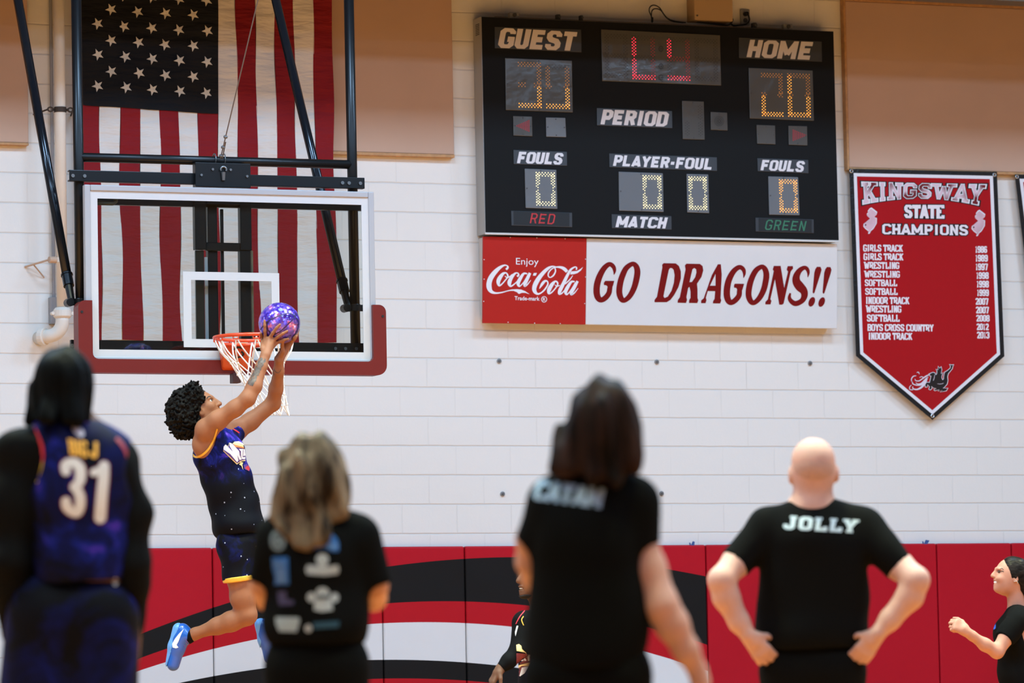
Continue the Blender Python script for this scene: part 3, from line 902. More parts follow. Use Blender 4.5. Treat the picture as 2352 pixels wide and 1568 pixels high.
on_plane(mb, polyfill([(1815, 275), (1810, 235), (1840, 205), (2090, 210), (2140, 250), (2152, 330), (2120, 450), (2035, 580), (2045, 680), (2045, 840), (2060, 890), (2040, 938), (1885, 936), (1890, 880), (1915, 840), (1915, 720), (1895, 635), (1870, 660), (1838, 830), (1850, 880), (1830, 936), (1672, 932), (1680, 880), (1715, 830), (1822, 310)],
                      [[(1985, 285), (1950, 310), (1895, 550), (1940, 545), (2000, 460), (2025, 370), (2020, 310)]]), YL, c1)
A_out = [c2(p) for p in ((150, 212), (205, 212), (222, 400), (200, 830), (212, 875), (192, 930), (58, 928), (62, 890), (90, 845), (100, 705))] + [c1(p) for p in ((2235, 715), (2200, 840), (2212, 885), (2195, 940), (2110, 940), (2112, 890), (2160, 850), (2310, 420))]
on_plane(mb, polyfill(A_out, [[c2(p) for p in ((108, 390), (5, 605), (108, 605))]]), YL)
rib(mb, [(620, 462, 10), (635, 380, 54), (615, 305, 76), (545, 266, 84), (445, 335, 98), (360, 480, 112), (322, 630, 118), (315, 775, 118), (345, 880, 110), (400, 912, 96), (480, 862, 98), (538, 780, 96), (548, 690, 92), (572, 575, 70)], c2, YL)
on_plane(mb, polyfill([(460, 568), (632, 570), (600, 680), (515, 700), (500, 665), (485, 645), (447, 640), (445, 600)]), YL, c2)
rib(mb, [(950, 258, 82), (850, 325, 98), (775, 460, 106), (727, 620, 110), (713, 775, 108), (750, 885, 100), (812, 917, 86), (905, 838, 96), (985, 690, 106), (1027, 520, 110), (1038, 390, 108), (1008, 295, 96)], c2, YL, True)
on_plane(mb, polyfill([(1175, 242), (1300, 242), (1365, 645), (1435, 345), (1410, 310), (1430, 246), (1525, 246), (1528, 290), (1485, 345), (1355, 930), (1330, 952), (1275, 952), (1195, 485), (1112, 855), (1132, 880), (1115, 948), (1018, 946), (1022, 900), (1065, 855), (1175, 335), (1155, 310)]), YL, c2)
rib(mb, [(1797, 452, 8), (1808, 370, 50), (1785, 300, 68), (1730, 276, 74), (1645, 330, 96), (1590, 430, 126), (1590, 530, 150), (1650, 620, 168), (1722, 700, 140), (1735, 790, 118), (1690, 880, 96), (1580, 932, 96), (1500, 895, 84), (1460, 825, 64), (1478, 740, 30)], c2, YL)
for dx, dy in ((0, 0), (182, 4)):
    on_plane(mb, polyfill([(1965 + dx, 258 + dy), (2030 + dx, 260 + dy), (2050 + dx, 310 + dy), (2030 + dx, 390 + dy), (1920 + dx, 735 + dy), (1900 + dx, 750 + dy), (1885 + dx, 725 + dy), (1915 + dx, 370 + dy), (1935 + dx, 300 + dy)]), YL, c2)
    on_plane(mb, polyfill(ellipse(1870 + dx, 900 + dy, 58, 88, 22, 0.25)), YL, c2)
mb.build('slogan_lettering', M_SMAR, r2)

# ================================================================== BANNERS
M_BRED = mat('banner_red', (170, 20, 28), rough=0.25, spec=0.25, bump=0.25, bscale=3.5)
M_BWHT = mat('banner_white', (232, 230, 234), rough=0.28)
M_BBLK = mat('banner_black', (24, 25, 28), rough=0.25, bump=0.3, bscale=40)
M_BTXT = mat('banner_text', (236, 228, 232), rough=0.35)
M_GROM = mat('grommet', (190, 190, 192), rough=0.3, metal=0.8)
M_GRAD = bpy.data.materials.new('metallic_print'); M_GRAD.use_nodes = True
_t = M_GRAD.node_tree
_g = nn(_t, 'ShaderNodeNewGeometry'); _w = nn(_t, 'ShaderNodeTexNoise', Scale=9.0, Detail=0.0)
_t.links.new(_g.outputs['Position'], _w.inputs['Vector'])
_cr = nn(_t, 'ShaderNodeValToRGB'); _t.links.new(_w.outputs['Fac'], _cr.inputs[0])
_cr.color_ramp.elements[0].position = .38; _cr.color_ramp.elements[0].color = (*lin((110, 22, 30)), 1)
_cr.color_ramp.elements[1].position = .62; _cr.color_ramp.elements[1].color = (*lin((222, 196, 206)), 1)
_t.links.new(_cr.outputs[0], _t.nodes['Principled BSDF'].inputs['Base Color'])
_t.nodes['Principled BSDF'].inputs['Roughness'].default_value = 0.3

YBN = -0.07


def inset(poly, d):
    n = len(poly); out = []
    P = [np.asarray(p, float) for p in poly]
    for i in range(n):
        a, b, c = P[i - 1], P[i], P[(i + 1) % n]
        t1, t2 = unit(b - a), unit(c - b)
        n1, n2 = np.array([-t1[1], t1[0]]), np.array([-t2[1], t2[0]])
        k = unit(n1 + n2)
        out.append(b + k * d / max(.3, k @ n1))
    return out


def banner(label, outline, tilt=0.0, text=True):
    """outline: TL, TR, right corner, tip, left corner in pixels"""
    c = PY(*outline[3], YBN)
    t = thing('banner', label, 'banner', (c[0], YBN, c[2]), 'red championship banners')

    def layer(name, poly, y, m, parent=t):
        P = [PY(x, yy, y) for x, yy in poly]
        mb = MB(); mb.prism([(p[0], p[2]) for p in P], y, y + 0.0035)
        return mb.build(name, m, parent)
    o0 = list(reversed(outline))
    i1 = inset(o0, -9.5); i2 = inset(o0, -17.0)
    if i1[0][0] < o0[-1][0]: i1 = inset(o0, 9.5); i2 = inset(o0, 17.0)
    layer('black_border', o0, YBN, M_BBLK)
    layer('white_border', i1, YBN - 0.002, M_BWHT)
    layer('red_field', i2, YBN - 0.004, M_BRED)
    for x, y in ((outline[0][0] + 4.5, outline[0][1] + 5.5), (outline[1][0] - 6, outline[1][1] + 7), (outline[3][0] - .5, outline[3][1] - 9)):
        p = PY(x, y, YBN)
        mb = MB(); mb.tube([(p[0] + .011 * math.cos(q), YBN - .003, p[2] + .011 * math.sin(q)) for q in np.linspace(0, 2 * math.pi, 15)[:-1]], .0045, 6, closed=True)
        mb.build('grommet', M_GROM, t)
    return t


bn = banner('red championship banner on the wall listing state titles with a pointed lower end', [(1950.8, 387.5), (2289.8, 394.5), (2306.8, 818), (2142, 964), (1966.5, 817)])
f1 = lambda p: (1920 + p[0] * .20406, 370 + p[1] * .20406)
f2 = lambda p: (1920 + p[0] * .20406, 660 + p[1] * .20406)
YT = YBN - 0.0055


def bann(name, shapes, m, y=YT):
    mb = MB()
    for s in shapes: on_plane(mb, s, y)
    return mb.build(name, m, bn)


arch = lambda a, b, y: y + (1 - b) * ((2 * a - 1) ** 2) * 15 - b * 0
kq = [f1(p) for p in ((300, 240), (1675, 268), (1640, 425), (312, 405))]
for nm, m, t_, gr, y in (('title_shadow', M_BBLK, .19, 6.4, YT), ('title_outline', M_BWHT, .19, 3.2, YT - .001), ('title', M_GRAD, .19, 0, YT - .002)):
    bann(nm, [slab_text('KINGSWAY', kq, t_, gr, .10, arch)], m, y)
for nm, m, gr, y in (('heading_shadow', M_BBLK, 4.0, YT), ('heading', M_BTXT, 0, YT - .001)):
    bann(nm, [slab_text('STATE', [f1(p) for p in ((775, 490), (1215, 492), (1215, 648), (775, 640))], .25, gr, .09),
              slab_text('CHAMPIONS', [f1(p) for p in ((522, 705), (1488, 718), (1488, 835), (522, 822))], .25, gr, .07)], m, y)
rows = [('GIRLS TRACK', '1986', f1, (308, 938, 752, 1018), (1568, 955, 1700, 1032)),
        ('GIRLS TRACK', '1989', f1, (312, 1035, 757, 1115), (1570, 1052, 1708, 1130)),
        ('WRESTLING', '1997', f1, (318, 1133, 712, 1212), (1572, 1150, 1710, 1228)),
        ('WRESTLING', '1998', f1, (322, 1232, 718, 1310), (1580, 1248, 1718, 1325)),
        ('SOFTBALL', '1998', f1, (325, 1330, 687, 1407), (1584, 1344, 1720, 1422)),
        ('SOFTBALL', '1999', f1, (330, 1427, 692, 1505), (1588, 1442, 1720, 1518)),
        ('INDOOR TRACK', '2007', f2, (335, 105, 825, 187), (1572, 118, 1716, 195)),
        ('WRESTLING', '2007', f2, (340, 200, 735, 282), (1576, 215, 1722, 292)),
        ('SOFTBALL', '2008', f2, (350, 303, 714, 385), (1580, 308, 1728, 384)),
        ('BOYS CROSS COUNTRY', '2012', f2, (356, 410, 1097, 492), (1584, 405, 1718, 480)),
        ('INDOOR TRACK', '2013', f2, (365, 507, 858, 588), (1588, 497, 1726, 574))]
sh = []
for s1, s2, f, q1, q2 in rows:
    for s, q in ((s1, q1), (s2, q2)):
        sk = 6 * (q[2] - q[0]) / 700
        sh.append(slab_text(s, [f(p) for p in ((q[0], q[1]), (q[2], q[1] + sk), (q[2], q[3] + sk * .4), (q[0], q[3] - sk * .4))], .2, 0, .08))
bann('title_list', sh, M_BTXT)
nj = [(400, 520), (465, 570), (458, 600), (432, 630), (462, 640), (460, 700), (430, 750), (420, 765), (395, 785), (380, 815), (362, 818), (366, 790), (330, 762), (308, 735), (312, 705), (345, 680), (385, 645), (350, 612), (348, 590), (362, 575), (358, 560), (380, 530)]
for dx, dy in ((0, 0), (1217, 26)):
    pl_ = [f1((x + dx, y + dy)) for x, y in nj]
    bann('state_outline', [polyfill(pl_)], M_BWHT, YT)
    cx = np.mean(pl_, axis=0)
    o = bann('state_shape', [polyfill([cx + (np.array(p) - cx) * .9 for p in pl_])], mat('state_print', (214, 178, 188), rough=.3, noise=.3, nscale=6), YT - .001)
    bann('map_dot', [polyfill(ellipse(*f1((335 + dx, 718 + dy)), 1.7, 1.7, 10))], M_BBLK, YT - .002)
g8 = lambda p: (2050 + p[0] * .08929, 820 + p[1] * .08929)
body = [(940, 435), (1040, 395), (1090, 410), (1110, 460), (1145, 430), (1150, 350), (1125, 315), (1175, 330), (1175, 240), (1210, 290), (1250, 250), (1262, 320), (1245, 430), (1300, 400), (1265, 470), (1260, 540), (1290, 590), (1320, 560), (1325, 480), (1345, 390), (1420, 345), (1490, 285), (1500, 235), (1472, 190), (1520, 205), (1568, 195), (1545, 240), (1530, 300), (1480, 360), (1430, 420), (1410, 500), (1420, 600), (1400, 690), (1330, 770), (1290, 800), (1420, 800), (1380, 860), (1230, 895), (1290, 850), (1180, 870), (1210, 830), (1090, 855), (1070, 840), (1130, 800), (1060, 790), (1000, 740), (1010, 800), (970, 835), (940, 820), (960, 760), (900, 700), (890, 760), (850, 765), (842, 700), (880, 650), (960, 655), (980, 560), (1000, 480), (950, 470)]
bann('dragon_outline', [polyfill([g8(p) for p in inset(body, 12)] if False else [g8(p) for p in body])] + [ribbon([(*g8(p), 2.6) for p in body], closed=True, smooth=False)], M_BWHT, YT)
bann('dragon_emblem', [polyfill([g8(p) for p in body])], mat('emblem_black', (26, 20, 22), rough=.35), YT - .001)
fl = []
for pts in ([(960, 440, 3), (860, 490, 5), (760, 560, 4), (680, 610, 3.5), (600, 605, 3), (580, 565, 2)], [(900, 520, 6), (830, 600, 7), (740, 680, 6), (650, 690, 3.5), (600, 660, 2)],
            [(880, 560, 6), (820, 690, 8), (720, 790, 7), (620, 830, 5), (530, 810, 4), (520, 760, 3)], [(860, 600, 4), (760, 700, 5), (640, 720, 4), (530, 690, 4), (510, 640, 3)],
            [(600, 480, 3), (540, 490, 3.5), (490, 550, 3.5), (490, 620, 3)], [(630, 395, 3), (665, 385, 3), (688, 430, 2.5)], [(520, 840, 3), (450, 830, 3), (440, 770, 3), (480, 720, 2.5)],
            [(700, 520, 2.5), (750, 500, 2.5), (785, 520, 2.5), (770, 555, 2)], [(1160, 685, 1.2), (1240, 690, 1.6), (1310, 670, 1.2)], [(1050, 600, 2), (1075, 520, 1.5), (1085, 450, 1.2)]):
    fl.append(ribbon([(*g8(p[:2]), p[2] * .62) for p in pts], cap=True))
bann('flame_print', fl, mat('flame_print', (226, 216, 226), rough=.35), YT - .002)
b2 = banner('second red banner cut off at the right edge, its left edge curling off the wall', [(2331, 400.5), (2668, 408), (2684, 832), (2520, 980), (2384, 835)])

# ================================================================== PIPES AT THE FAR LEFT
M_PIPE = mat('painted_pipe', (226, 216, 202), rough=0.5, noise=0.03, nscale=5)
M_STRAP = mat('rusty_strap', (70, 56, 46), rough=0.7, metal=0.4)
yp = -0.2
pa, pb2 = PY(129, 0, yp), PY(143, 706, yp)
t = thing('drain_pipe', 'thick white painted drain pipe on the wall behind the left black brace', 'pipe', (pb2[0], yp, pb2[2]))
mb = MB(); mb.tube([(pb2[0], yp, pb2[2] - 0.02), (pb2[0], yp, pb2[2] + 3.3)], 0.037, 20)
mb.build('riser', M_PIPE, t, smooth=True)
mb = MB(); mb.tube([(pb2[0], yp, pb2[2] - 0.075), (pb2[0], yp, pb2[2] - 0.06), (pb2[0], yp, pb2[2] - .02), (pb2[0], yp, pb2[2])], [.046, .062, .062, .046], 20)
cpl = mb.build('coupling', M_PIPE, t, bevel=.004)
for s in (-1, 1):
    MB().tube([(pb2[0] + s * .068, yp - .02, pb2[2] - .04), (pb2[0] + s * .068, yp + .02, pb2[2] - .04)], .012, 8).build('bolt', M_PIPE, cpl)
bend = [(pb2[0], yp, pb2[2] - .06)] + [(pb2[0] - 0.085 * (1 - math.cos(q)), yp + 0.05 * (1 - math.cos(q)), pb2[2] - .09 - 0.1 * math.sin(q)) for q in np.linspace(0, math.pi / 2, 8)]
bend.append((pb2[0] - .10, yp + .1, pb2[2] - .19)); bend.append((pb2[0] - .11, -.005, pb2[2] - .19))
mb = MB(); mb.tube(bend, 0.046, 18); mb.build('elbow', M_PIPE, t, smooth=True)
mb = MB(); mb.tube([(pb2[0] - .10, yp + .06, pb2[2] - .19), (pb2[0] - .125, yp + .09, pb2[2] - .19)], .06, 18); mb.build('elbow_collar', M_PIPE, t, bevel=.004)
ps = PY(132, 252, yp)
mb = MB(); mb.tube([(pb2[0], yp, ps[2] - .018), (pb2[0], yp, ps[2] + .018)], .041, 20); strap = mb.build('strap', M_STRAP, t)
for s in (-1, 1):
    mb = MB(); mb.tube([(pb2[0] + s * .07 + .018 * math.cos(q), yp - .01, ps[2] + .014 * math.sin(q)) for q in np.linspace(0, 6.28, 13)[:-1]], .006, 6, closed=True)
    mb.tube([(pb2[0] + s * .04, yp, ps[2]), (pb2[0] + s * .055, yp - .01, ps[2])], .01, 6)
    mb.tube([(pb2[0] + s * .085, yp - .01, ps[2]), (pb2[0] + s * .13, -.004, ps[2] - .01)], .006, 6)
    mb.build('strap_link', M_STRAP, strap)
ph_ = PY(140, 597, yp)
mb = MB(); mb.tube([(pb2[0], yp, ph_[2] - .016), (pb2[0], yp, ph_[2] + .016)], .042, 20); hg = mb.build('hanger_ring', M_PIPE, t)
mb = MB(); mb.tube([(pb2[0] - .04, yp, ph_[2]), (pb2[0] - .09, yp - .01, ph_[2])], .022, 12); mb.tube([(pb2[0] - .09, yp, ph_[2]), (pb2[0] - .2, -.004, ph_[2] - .03)], .007, 8)
mb.tube([(pb2[0] - .16, -.07, ph_[2] - .02), (pb2[0] - .07, -.01, ph_[2] - .1)], .005, 8)
mb.build('hanger_rod', mat('brown_rod', (196, 164, 138), rough=.6), hg)
pc1 = PY(124, 690, -0.02)
t = thing('conduit', 'thin grey conduit with a small box beside the white drain pipe', 'conduit', (pc1[0], -0.02, pc1[2]))
MB().tube([(pc1[0], -.016, pc1[2]), (pc1[0] , -.016, pc1[2] + 3)], .011, 10).build('tube', mat('conduit_grey', (150, 148, 150), rough=.5), t)
MB().box(pc1[0] - .035, pc1[0] + .035, -.06, -.002, pc1[2] - .16, pc1[2] + .02).build('junction_box', mat('box_grey', (150, 146, 146), rough=.5), t, bevel=.003)

# ================================================================== THE FLAG
YF = -0.16
fl0, fl1 = PY(184, 300, YF)[0], PY(767, 300, YF)[0]
fz0 = (PY(500, 787, YF)[2] + PY(230, 783, YF)[2]) / 2
SW = (fl1 - fl0) / 13
zc = PY(508, 262, YF)[2]; zc_l = PY(190, 240, YF)[2]
FTOP = fz0 + 5.2


def cloth_mat(name, col):
    m = bpy.data.materials.new(name); m.use_nodes = True
    t_ = m.node_tree; b = t_.nodes['Principled BSDF']
    b.inputs['Base Color'].default_value = (*lin(col), 1); b.inputs['Roughness'].default_value = .8
    b.inputs['Specular IOR Level'].default_value = .25
    g_ = nn(t_, 'ShaderNodeNewGeometry')
    mp = nn(t_, 'ShaderNodeMapping'); mp.inputs['Rotation'].default_value = (0, math.radians(38), 0); mp.inputs['Scale'].default_value = (2.2, 1, 9)
    t_.links.new(g_.outputs['Position'], mp.inputs['Vector'])
    n_ = nn(t_, 'ShaderNodeTexNoise', Scale=1.6, Detail=3.0); t_.links.new(mp.outputs[0], n_.inputs['Vector'])
    bp = nn(t_, 'ShaderNodeBump', Strength=.55, Distance=.05); t_.links.new(n_.outputs['Fac'], bp.inputs['Height'])
    t_.links.new(bp.outputs['Normal'], b.inputs['Normal'])
    return m


M_FR, M_FW, M_FB = cloth_mat('flag_red', (128, 19, 26)), cloth_mat('flag_white', (216, 208, 200)), cloth_mat('flag_navy', (16, 16, 20))
flag = thing('hanging_flag', 'large American flag hanging vertically on the wall behind the backboard', 'flag', ((fl0 + fl1) / 2, YF, fz0))


def fold(x, z):
    return YF + 0.012 * math.sin(x * 7 + z * 4.3) + 0.009 * math.sin(x * 17 - z * 6.5 + 1.3) + 0.005 * math.sin(x * 31 + z * 9)


def cloth_strip(mb, x0, x1, z0, z1, m=0, dy=0.0, nx=4):
    nz = max(2, int((max(z1 if not callable(z1) else FTOP, 0) - fz0) / 0.06))
    vs, fs = [], []
    for j in range(nz + 1):
        for i in range(nx + 1):
            x = x0 + (x1 - x0) * i / nx
            a0 = z0(x) if callable(z0) else z0
            z = a0 + (z1 - a0) * j / nz
            vs.append((x + 0.004 * math.sin(z * 5 + x0 * 9), fold(x, z) + dy, z))
    for j in range(nz):
        for i in range(nx):
            a_ = j * (nx + 1) + i
            fs.append((a_, a_ + 1, a_ + nx + 2, a_ + nx + 1))
    mb.add(vs, fs, m)


zcan = lambda x: zc_l + (zc - zc_l) * max(0, min(1, (x - fl0) / (7 * SW))) ** .7
zbot = lambda x: fz0 + 0.012 * math.sin(x * 8)
for k in range(13):
    mb = MB(); x0 = fl0 + SW * k
    cloth_strip(mb, x0, x0 + SW, zbot, FTOP)
    mb.build('stripe', M_FR if k % 2 == 0 else M_FW, flag, smooth=True)
mb = MB(); cloth_strip(mb, fl0, fl0 + 7 * SW + .003, zcan, FTOP, dy=-.008, nx=20)
can = mb.build('canton', M_FB, flag, smooth=True)
M_STAR = cloth_mat('star_white', (206, 200, 190))
# star grid: eleven half-rows down, nine half-columns across
s00 = PY(223, 198, YF); s01 = PY(475, 218, YF); s10 = PY(223, 127, YF)
rs = 0.043
for i in range(0, 12):
    for j in range(9):
        if (i + j) % 2: continue
        x = s00[0] + (s01[0] - s00[0]) * j / 8
        z = s00[2] + (s01[2] - s00[2]) * j / 8 * .0 + (s10[2] - s00[2]) * i / 2 + (zcan(x) - zcan(s00[0])) * .8
        vs = []
        for k in range(10):
            r_ = rs if k % 2 == 0 else rs * .4
            a_ = math.pi + k * math.pi / 5 + 0.12
            vs.append((x + r_ * math.cos(a_), fold(x, z) - .017, z + r_ * math.sin(a_)))
        vs.append((x, fold(x, z) - .017, z))
        MB().add(vs, [(k, (k + 1) % 10, 10) for k in range(10)]).build('star', M_STAR, can)
MB().box(fl0 - .05, fl1 + .05, YF + .03, YF + .06, FTOP - .02, FTOP + .02).build('hanging_rod', M_STEEL, flag)

# ================================================================== BASKETBALL GOAL
M_TUBE = mat('black_powdercoat', (15, 15, 16), rough=0.35, spec=0.35)
M_TUBEB = mat('blueblack_tube', (24, 28, 34), rough=0.16, metal=0.3, spec=0.5)
M_FRAME = mat('backboard_frame', (164, 162, 164), rough=0.45)
M_FRAMEP = mat('backboard_paint_white', (194, 191, 190), rough=0.5)
M_PADRED = mat('padding_red', (104, 28, 22), rough=0.4, spec=.3)
M_RIM = mat('rim_orange', (224, 72, 34), rough=0.3, coat=.3)
M_BRK = mat('bracket_orange', (206, 78, 30), rough=0.4)
M_NET = mat('net_white', (238, 234, 232), rough=0.8)
M_BOLT = mat('bolt_head', (120, 120, 120), rough=0.4, metal=0.8)
M_GLASS = bpy.data.materials.new('board_glass'); M_GLASS.use_nodes = True
_t = M_GLASS.node_tree; _t.nodes.clear()
_o = nn(_t, 'ShaderNodeOutputMaterial'); _tr = nn(_t, 'ShaderNodeBsdfTransparent'); _gl = nn(_t, 'ShaderNodeBsdfGlossy', Roughness=.02)
_tr.inputs[0].default_value = (.90, .93, .92, 1)
_fr = nn(_t, 'ShaderNodeFresnel', IOR=1.45); _mx = nn(_t, 'ShaderNodeMixShader')
_t.links.new(_fr.outputs[0], _mx.inputs[0]); _t.links.new(_tr.outputs[0], _mx.inputs[1]); _t.links.new(_gl.outputs[0], _mx.inputs[2]); _t.links.new(_mx.outputs[0], _o.inputs[0])

YBD = -3.3
w0, w1 = PY(194, 424, YBD), PY(859, 440, YBD)
bx0, bx1 = w0[0], w1[0]
bz1 = (w0[2] + w1[2]) / 2; bz0 = bz1 - 1.067
bcx = (bx0 + bx1) / 2
goal = thing('basketball_goal', 'basketball goal with glass backboard, orange rim and black hanging frame', 'basketball hoop', (bcx, YBD, bz0 - .1))
MBq = MB()
# backboard: frame bars
board = MB().box(bx0 + .02, bx1 - .02, YBD + .012, YBD + .022, bz0 + .02, bz1 - .02).build('glass_backboard', M_GLASS, goal)
fw_, fd = .037, .045
for a_, b3, c3, d3 in ((bx0, bx0 + fw_, bz0, bz1), (bx1 - fw_, bx1, bz0, bz1), (bx0 + fw_, bx1 - fw_, bz1 - fw_, bz1), (bx0 + fw_, bx1 - fw_, bz0, bz0 + fw_)):
    MB().box(a_, b3, YBD, YBD + fd, c3, d3).build('frame_bar', M_FRAME, board, bevel=.006, seg=3)
# painted border and target square on the glass
iw = .044
bm = MB()
X0, X1, Z0, Z1 = bx0 + fw_, bx1 - fw_, bz0 + fw_, bz1 - fw_
for a_, b3, c3, d3 in ((X0, X0 + iw, Z0, Z1), (X1 - iw, X1, Z0, Z1), (X0 + iw, X1 - iw, Z1 - iw, Z1), (X0 + iw, X1 - iw, Z0, Z0 + iw)):
    bm.box(a_, b3, YBD + .007, YBD + .0115, c3, d3)
bm.build('painted_border', M_FRAMEP, board)
tq = PY(532, 798, YBD)[2]; tw = PY(532, 625, YBD)[2]; tx0, tx1 = PY(422, 700, YBD)[0], PY(643, 700, YBD)[0]
bm = MB()
for a_, b3, c3, d3 in ((tx0, tx0 + .05, tq, tw), (tx1 - .05, tx1, tq, tw), (tx0 + .05, tx1 - .05, tw - .05, tw), (tx0 + .05, tx1 - .05, tq, tq + .05)):
    bm.box(a_, b3, YBD + .007, YBD + .0115, c3, d3)
bm.build('target_square', M_FRAMEP, board)
# padding: U shape round the lower edge
zl = PY(190, 690, YBD)[2]
zA = zl
ox0, ox1, oz = bx0 - .055, bx1 + .055, bz0 - .06
ix0, ix1, iz = bx0 + .032, bx1 - .03, bz0 + .022


def arc(cx, cz, r, a0, a1, n=7):
    return [(cx + r * math.cos(a), cz + r * math.sin(a)) for a in np.linspace(a0, a1, n)]


Pi = math.pi
out = arc(ox0 + .06, oz + .06, .06, Pi, 1.5 * Pi) + arc(ox1 - .06, oz + .06, .06, 1.5 * Pi, 2 * Pi) + arc(ox1 - .045, zA - .045, .045, 0, Pi / 2) + [(ix1, zA)] \
    + arc(ix1 - .035, iz + .035, .035, 0, -Pi / 2, 5) + arc(ix0 + .035, iz + .035, .035, -Pi / 2, -Pi, 5) + [(ix0, zA)] + arc(ox0 + .045, zA - .045, .045, Pi / 2, Pi, 6)
pdm = MB(); pdm.prism(out, YBD - .028, YBD + .075)
pad = pdm.build('edge_padding', M_PADRED, goal, bevel=.014, seg=3)
for s, xx in ((-1, ox0), (1, ox1)):
    MB().tube([(xx + .022 * -s, YBD - .0275, zA - .07), (xx + .022 * -s, YBD - .031, zA - .07)], .008, 10).build('screw_hole', M_CARD, pad)
# rim, bracket, net
RX, RY, RZ, RR = bcx, YBD - .40, 3.062, .237
rimz = PY(545, 774, RY)[2]; RZ = rimz
ring = [(RX + RR * math.cos(q), RY + RR * math.sin(q), RZ) for q in np.linspace(0, 2 * Pi, 49)[:-1]]
rm = MB(); rm.tube(ring, .0105, 12, closed=True)
rim = rm.build('rim', M_RIM, goal, smooth=True)
r2_ = MB(); r2_.tube([(RX + (RR + .002) * math.cos(q), RY + (RR + .002) * math.sin(q), RZ - .024) for q in np.linspace(.25 * Pi, .75 * Pi, 21)], .009, 10)
for s in (-1, 1):
    r2_.tube([(RX + s * .168, RY + .168, RZ - .024), (RX + s * .10, YBD - .03, RZ - .028)], .009, 10)
r2_.build('rim_brace', M_RIM, rim, smooth=True)
hooks = []
for k in range(12):
    q = (k + .5) * Pi / 6
    p = V(RX + RR * math.cos(q), RY + RR * math.sin(q), RZ - .012)
    hooks.append(p)
    tg = V(-math.sin(q), math.cos(q), 0)
    mb = MB(); mb.tube([p - tg * .02 + V(0, 0, .004), p - tg * .017 - V(0, 0, .012), p + tg * .017 - V(0, 0, .012), p + tg * .02 + V(0, 0, .004)], .004, 6)
    mb.build('net_hook', M_RIM, rim)
bk = MB()
zt, zb_ = RZ - .022, RZ - .175
bk.add([(RX - .10, YBD - .012, zt), (RX + .10, YBD - .012, zt), (RX + .082, YBD - .012, zb_), (RX - .082, YBD - .012, zb_),
        (RX - .10, YBD - .10, zt), (RX + .10, YBD - .10, zt), (RX + .085, YBD - .06, zb_ + .02), (RX - .085, YBD - .06, zb_ + .02)],
       [(0, 3, 2, 1), (4, 5, 6, 7), (0, 1, 5, 4), (1, 2, 6, 5), (2, 3, 7, 6), (3, 0, 4, 7)])
bracket = bk.build('rim_bracket', M_BRK, goal, bevel=.012, seg=3)
MB().box(RX - .1, RX + .1, YBD - .17, YBD - .01, RZ - .03, RZ - .012).build('rim_plate', M_RIM, bracket, bevel=.004)
emb = MB()
for pts in ([(-.03, -.05, .006), (.0, -.035, .012), (.03, -.045, .006)], [(.02, -.06, .012), (.035, -.075, .012), (.02, -.09, .010), (-.005, -.095, .008)], [(-.015, -.085, .006), (-.03, -.092, .01), (.0, -.098, .008)]):
    vs, fs = ribbon(pts)
    emb.add([(RX + v[0], YBD - .10 + .04 * ((-.022 - v[1]) / .133) - .004, RZ + v[1]) for v in vs], fs)
emb.build('maker_mark', M_CARD, bracket)
MB().box(RX - .02, RX + .03, YBD - .05, YBD + .02, zb_ - .07, zb_ - .01).build('lower_lug', mat('lug_dark', (60, 26, 24), rough=.5), bracket, bevel=.004)
# net: diamonds narrowing downwards, swung a little to the right
lv = [(0, .0), (-.15, .165), (-.225, .135), (-.29, .118), (-.35, .11), (-.41, .108), (-.46, .112)]
sway = [0, .022, .045, .062, .078, .092, .108]
nodes = [hooks]
for li, (dz, rr) in enumerate(lv[1:], 1):
    ringp = []
    for k in range(12):
        q = (k + .5 + (.5 if li % 2 else 0)) * Pi / 6
        jit = rng.normal(0, .006, 3)
        ringp.append(V(RX + sway[li] + rr * math.cos(q), RY + rr * math.sin(q), RZ + dz) + jit)
    nodes.append(ringp)
for li in range(6):
    for k in range(12):
        cand = (k, (k - 1) % 12) if (li + 1) % 2 else (k, (k + 1) % 12)
        for c in cand:
            a_, b3 = nodes[li][k], nodes[li + 1][c]
            mid = (a_ + b3) / 2 + V(0, 0, -.004) + unit(np.append((a_ + b3)[:2] / 2 - V(RX + sway[li], RY), 0)) * (.012 if li == 0 else .003)
            if li == 0:
                tgt = MB(); tgt.tube(catmull([a_, a_ * .7 + mid * .3, mid, b3], 3), .0048, 6)
                tgt.build('net_cord', M_NET, rim, smooth=True)
netm = MB()
for li in range(1, 6):
    for k in range(12):
        cand = (k, (k - 1) % 12) if (li + 1) % 2 else (k, (k + 1) % 12)
        for c in cand:
            netm.tube([nodes[li][k], nodes[li + 1][c]], .0042, 5, caps=False)
    for k in range(12): netm.ball(nodes[li][k], .009, seg=6, rings=4)
netm.build('net_mesh', M_NET, rim, smooth=True)

# hanging frame behind the board
YPO = -3.12


def tube_px(name, a, b, Y0, Y1, r, m, parent=goal, seg=20):
    A_, B_ = PY(*a, Y0), PY(*b, Y1)
    o = MB(); o.tube([A_, B_], r, seg)
    return o.build(name, m, parent, smooth=False)


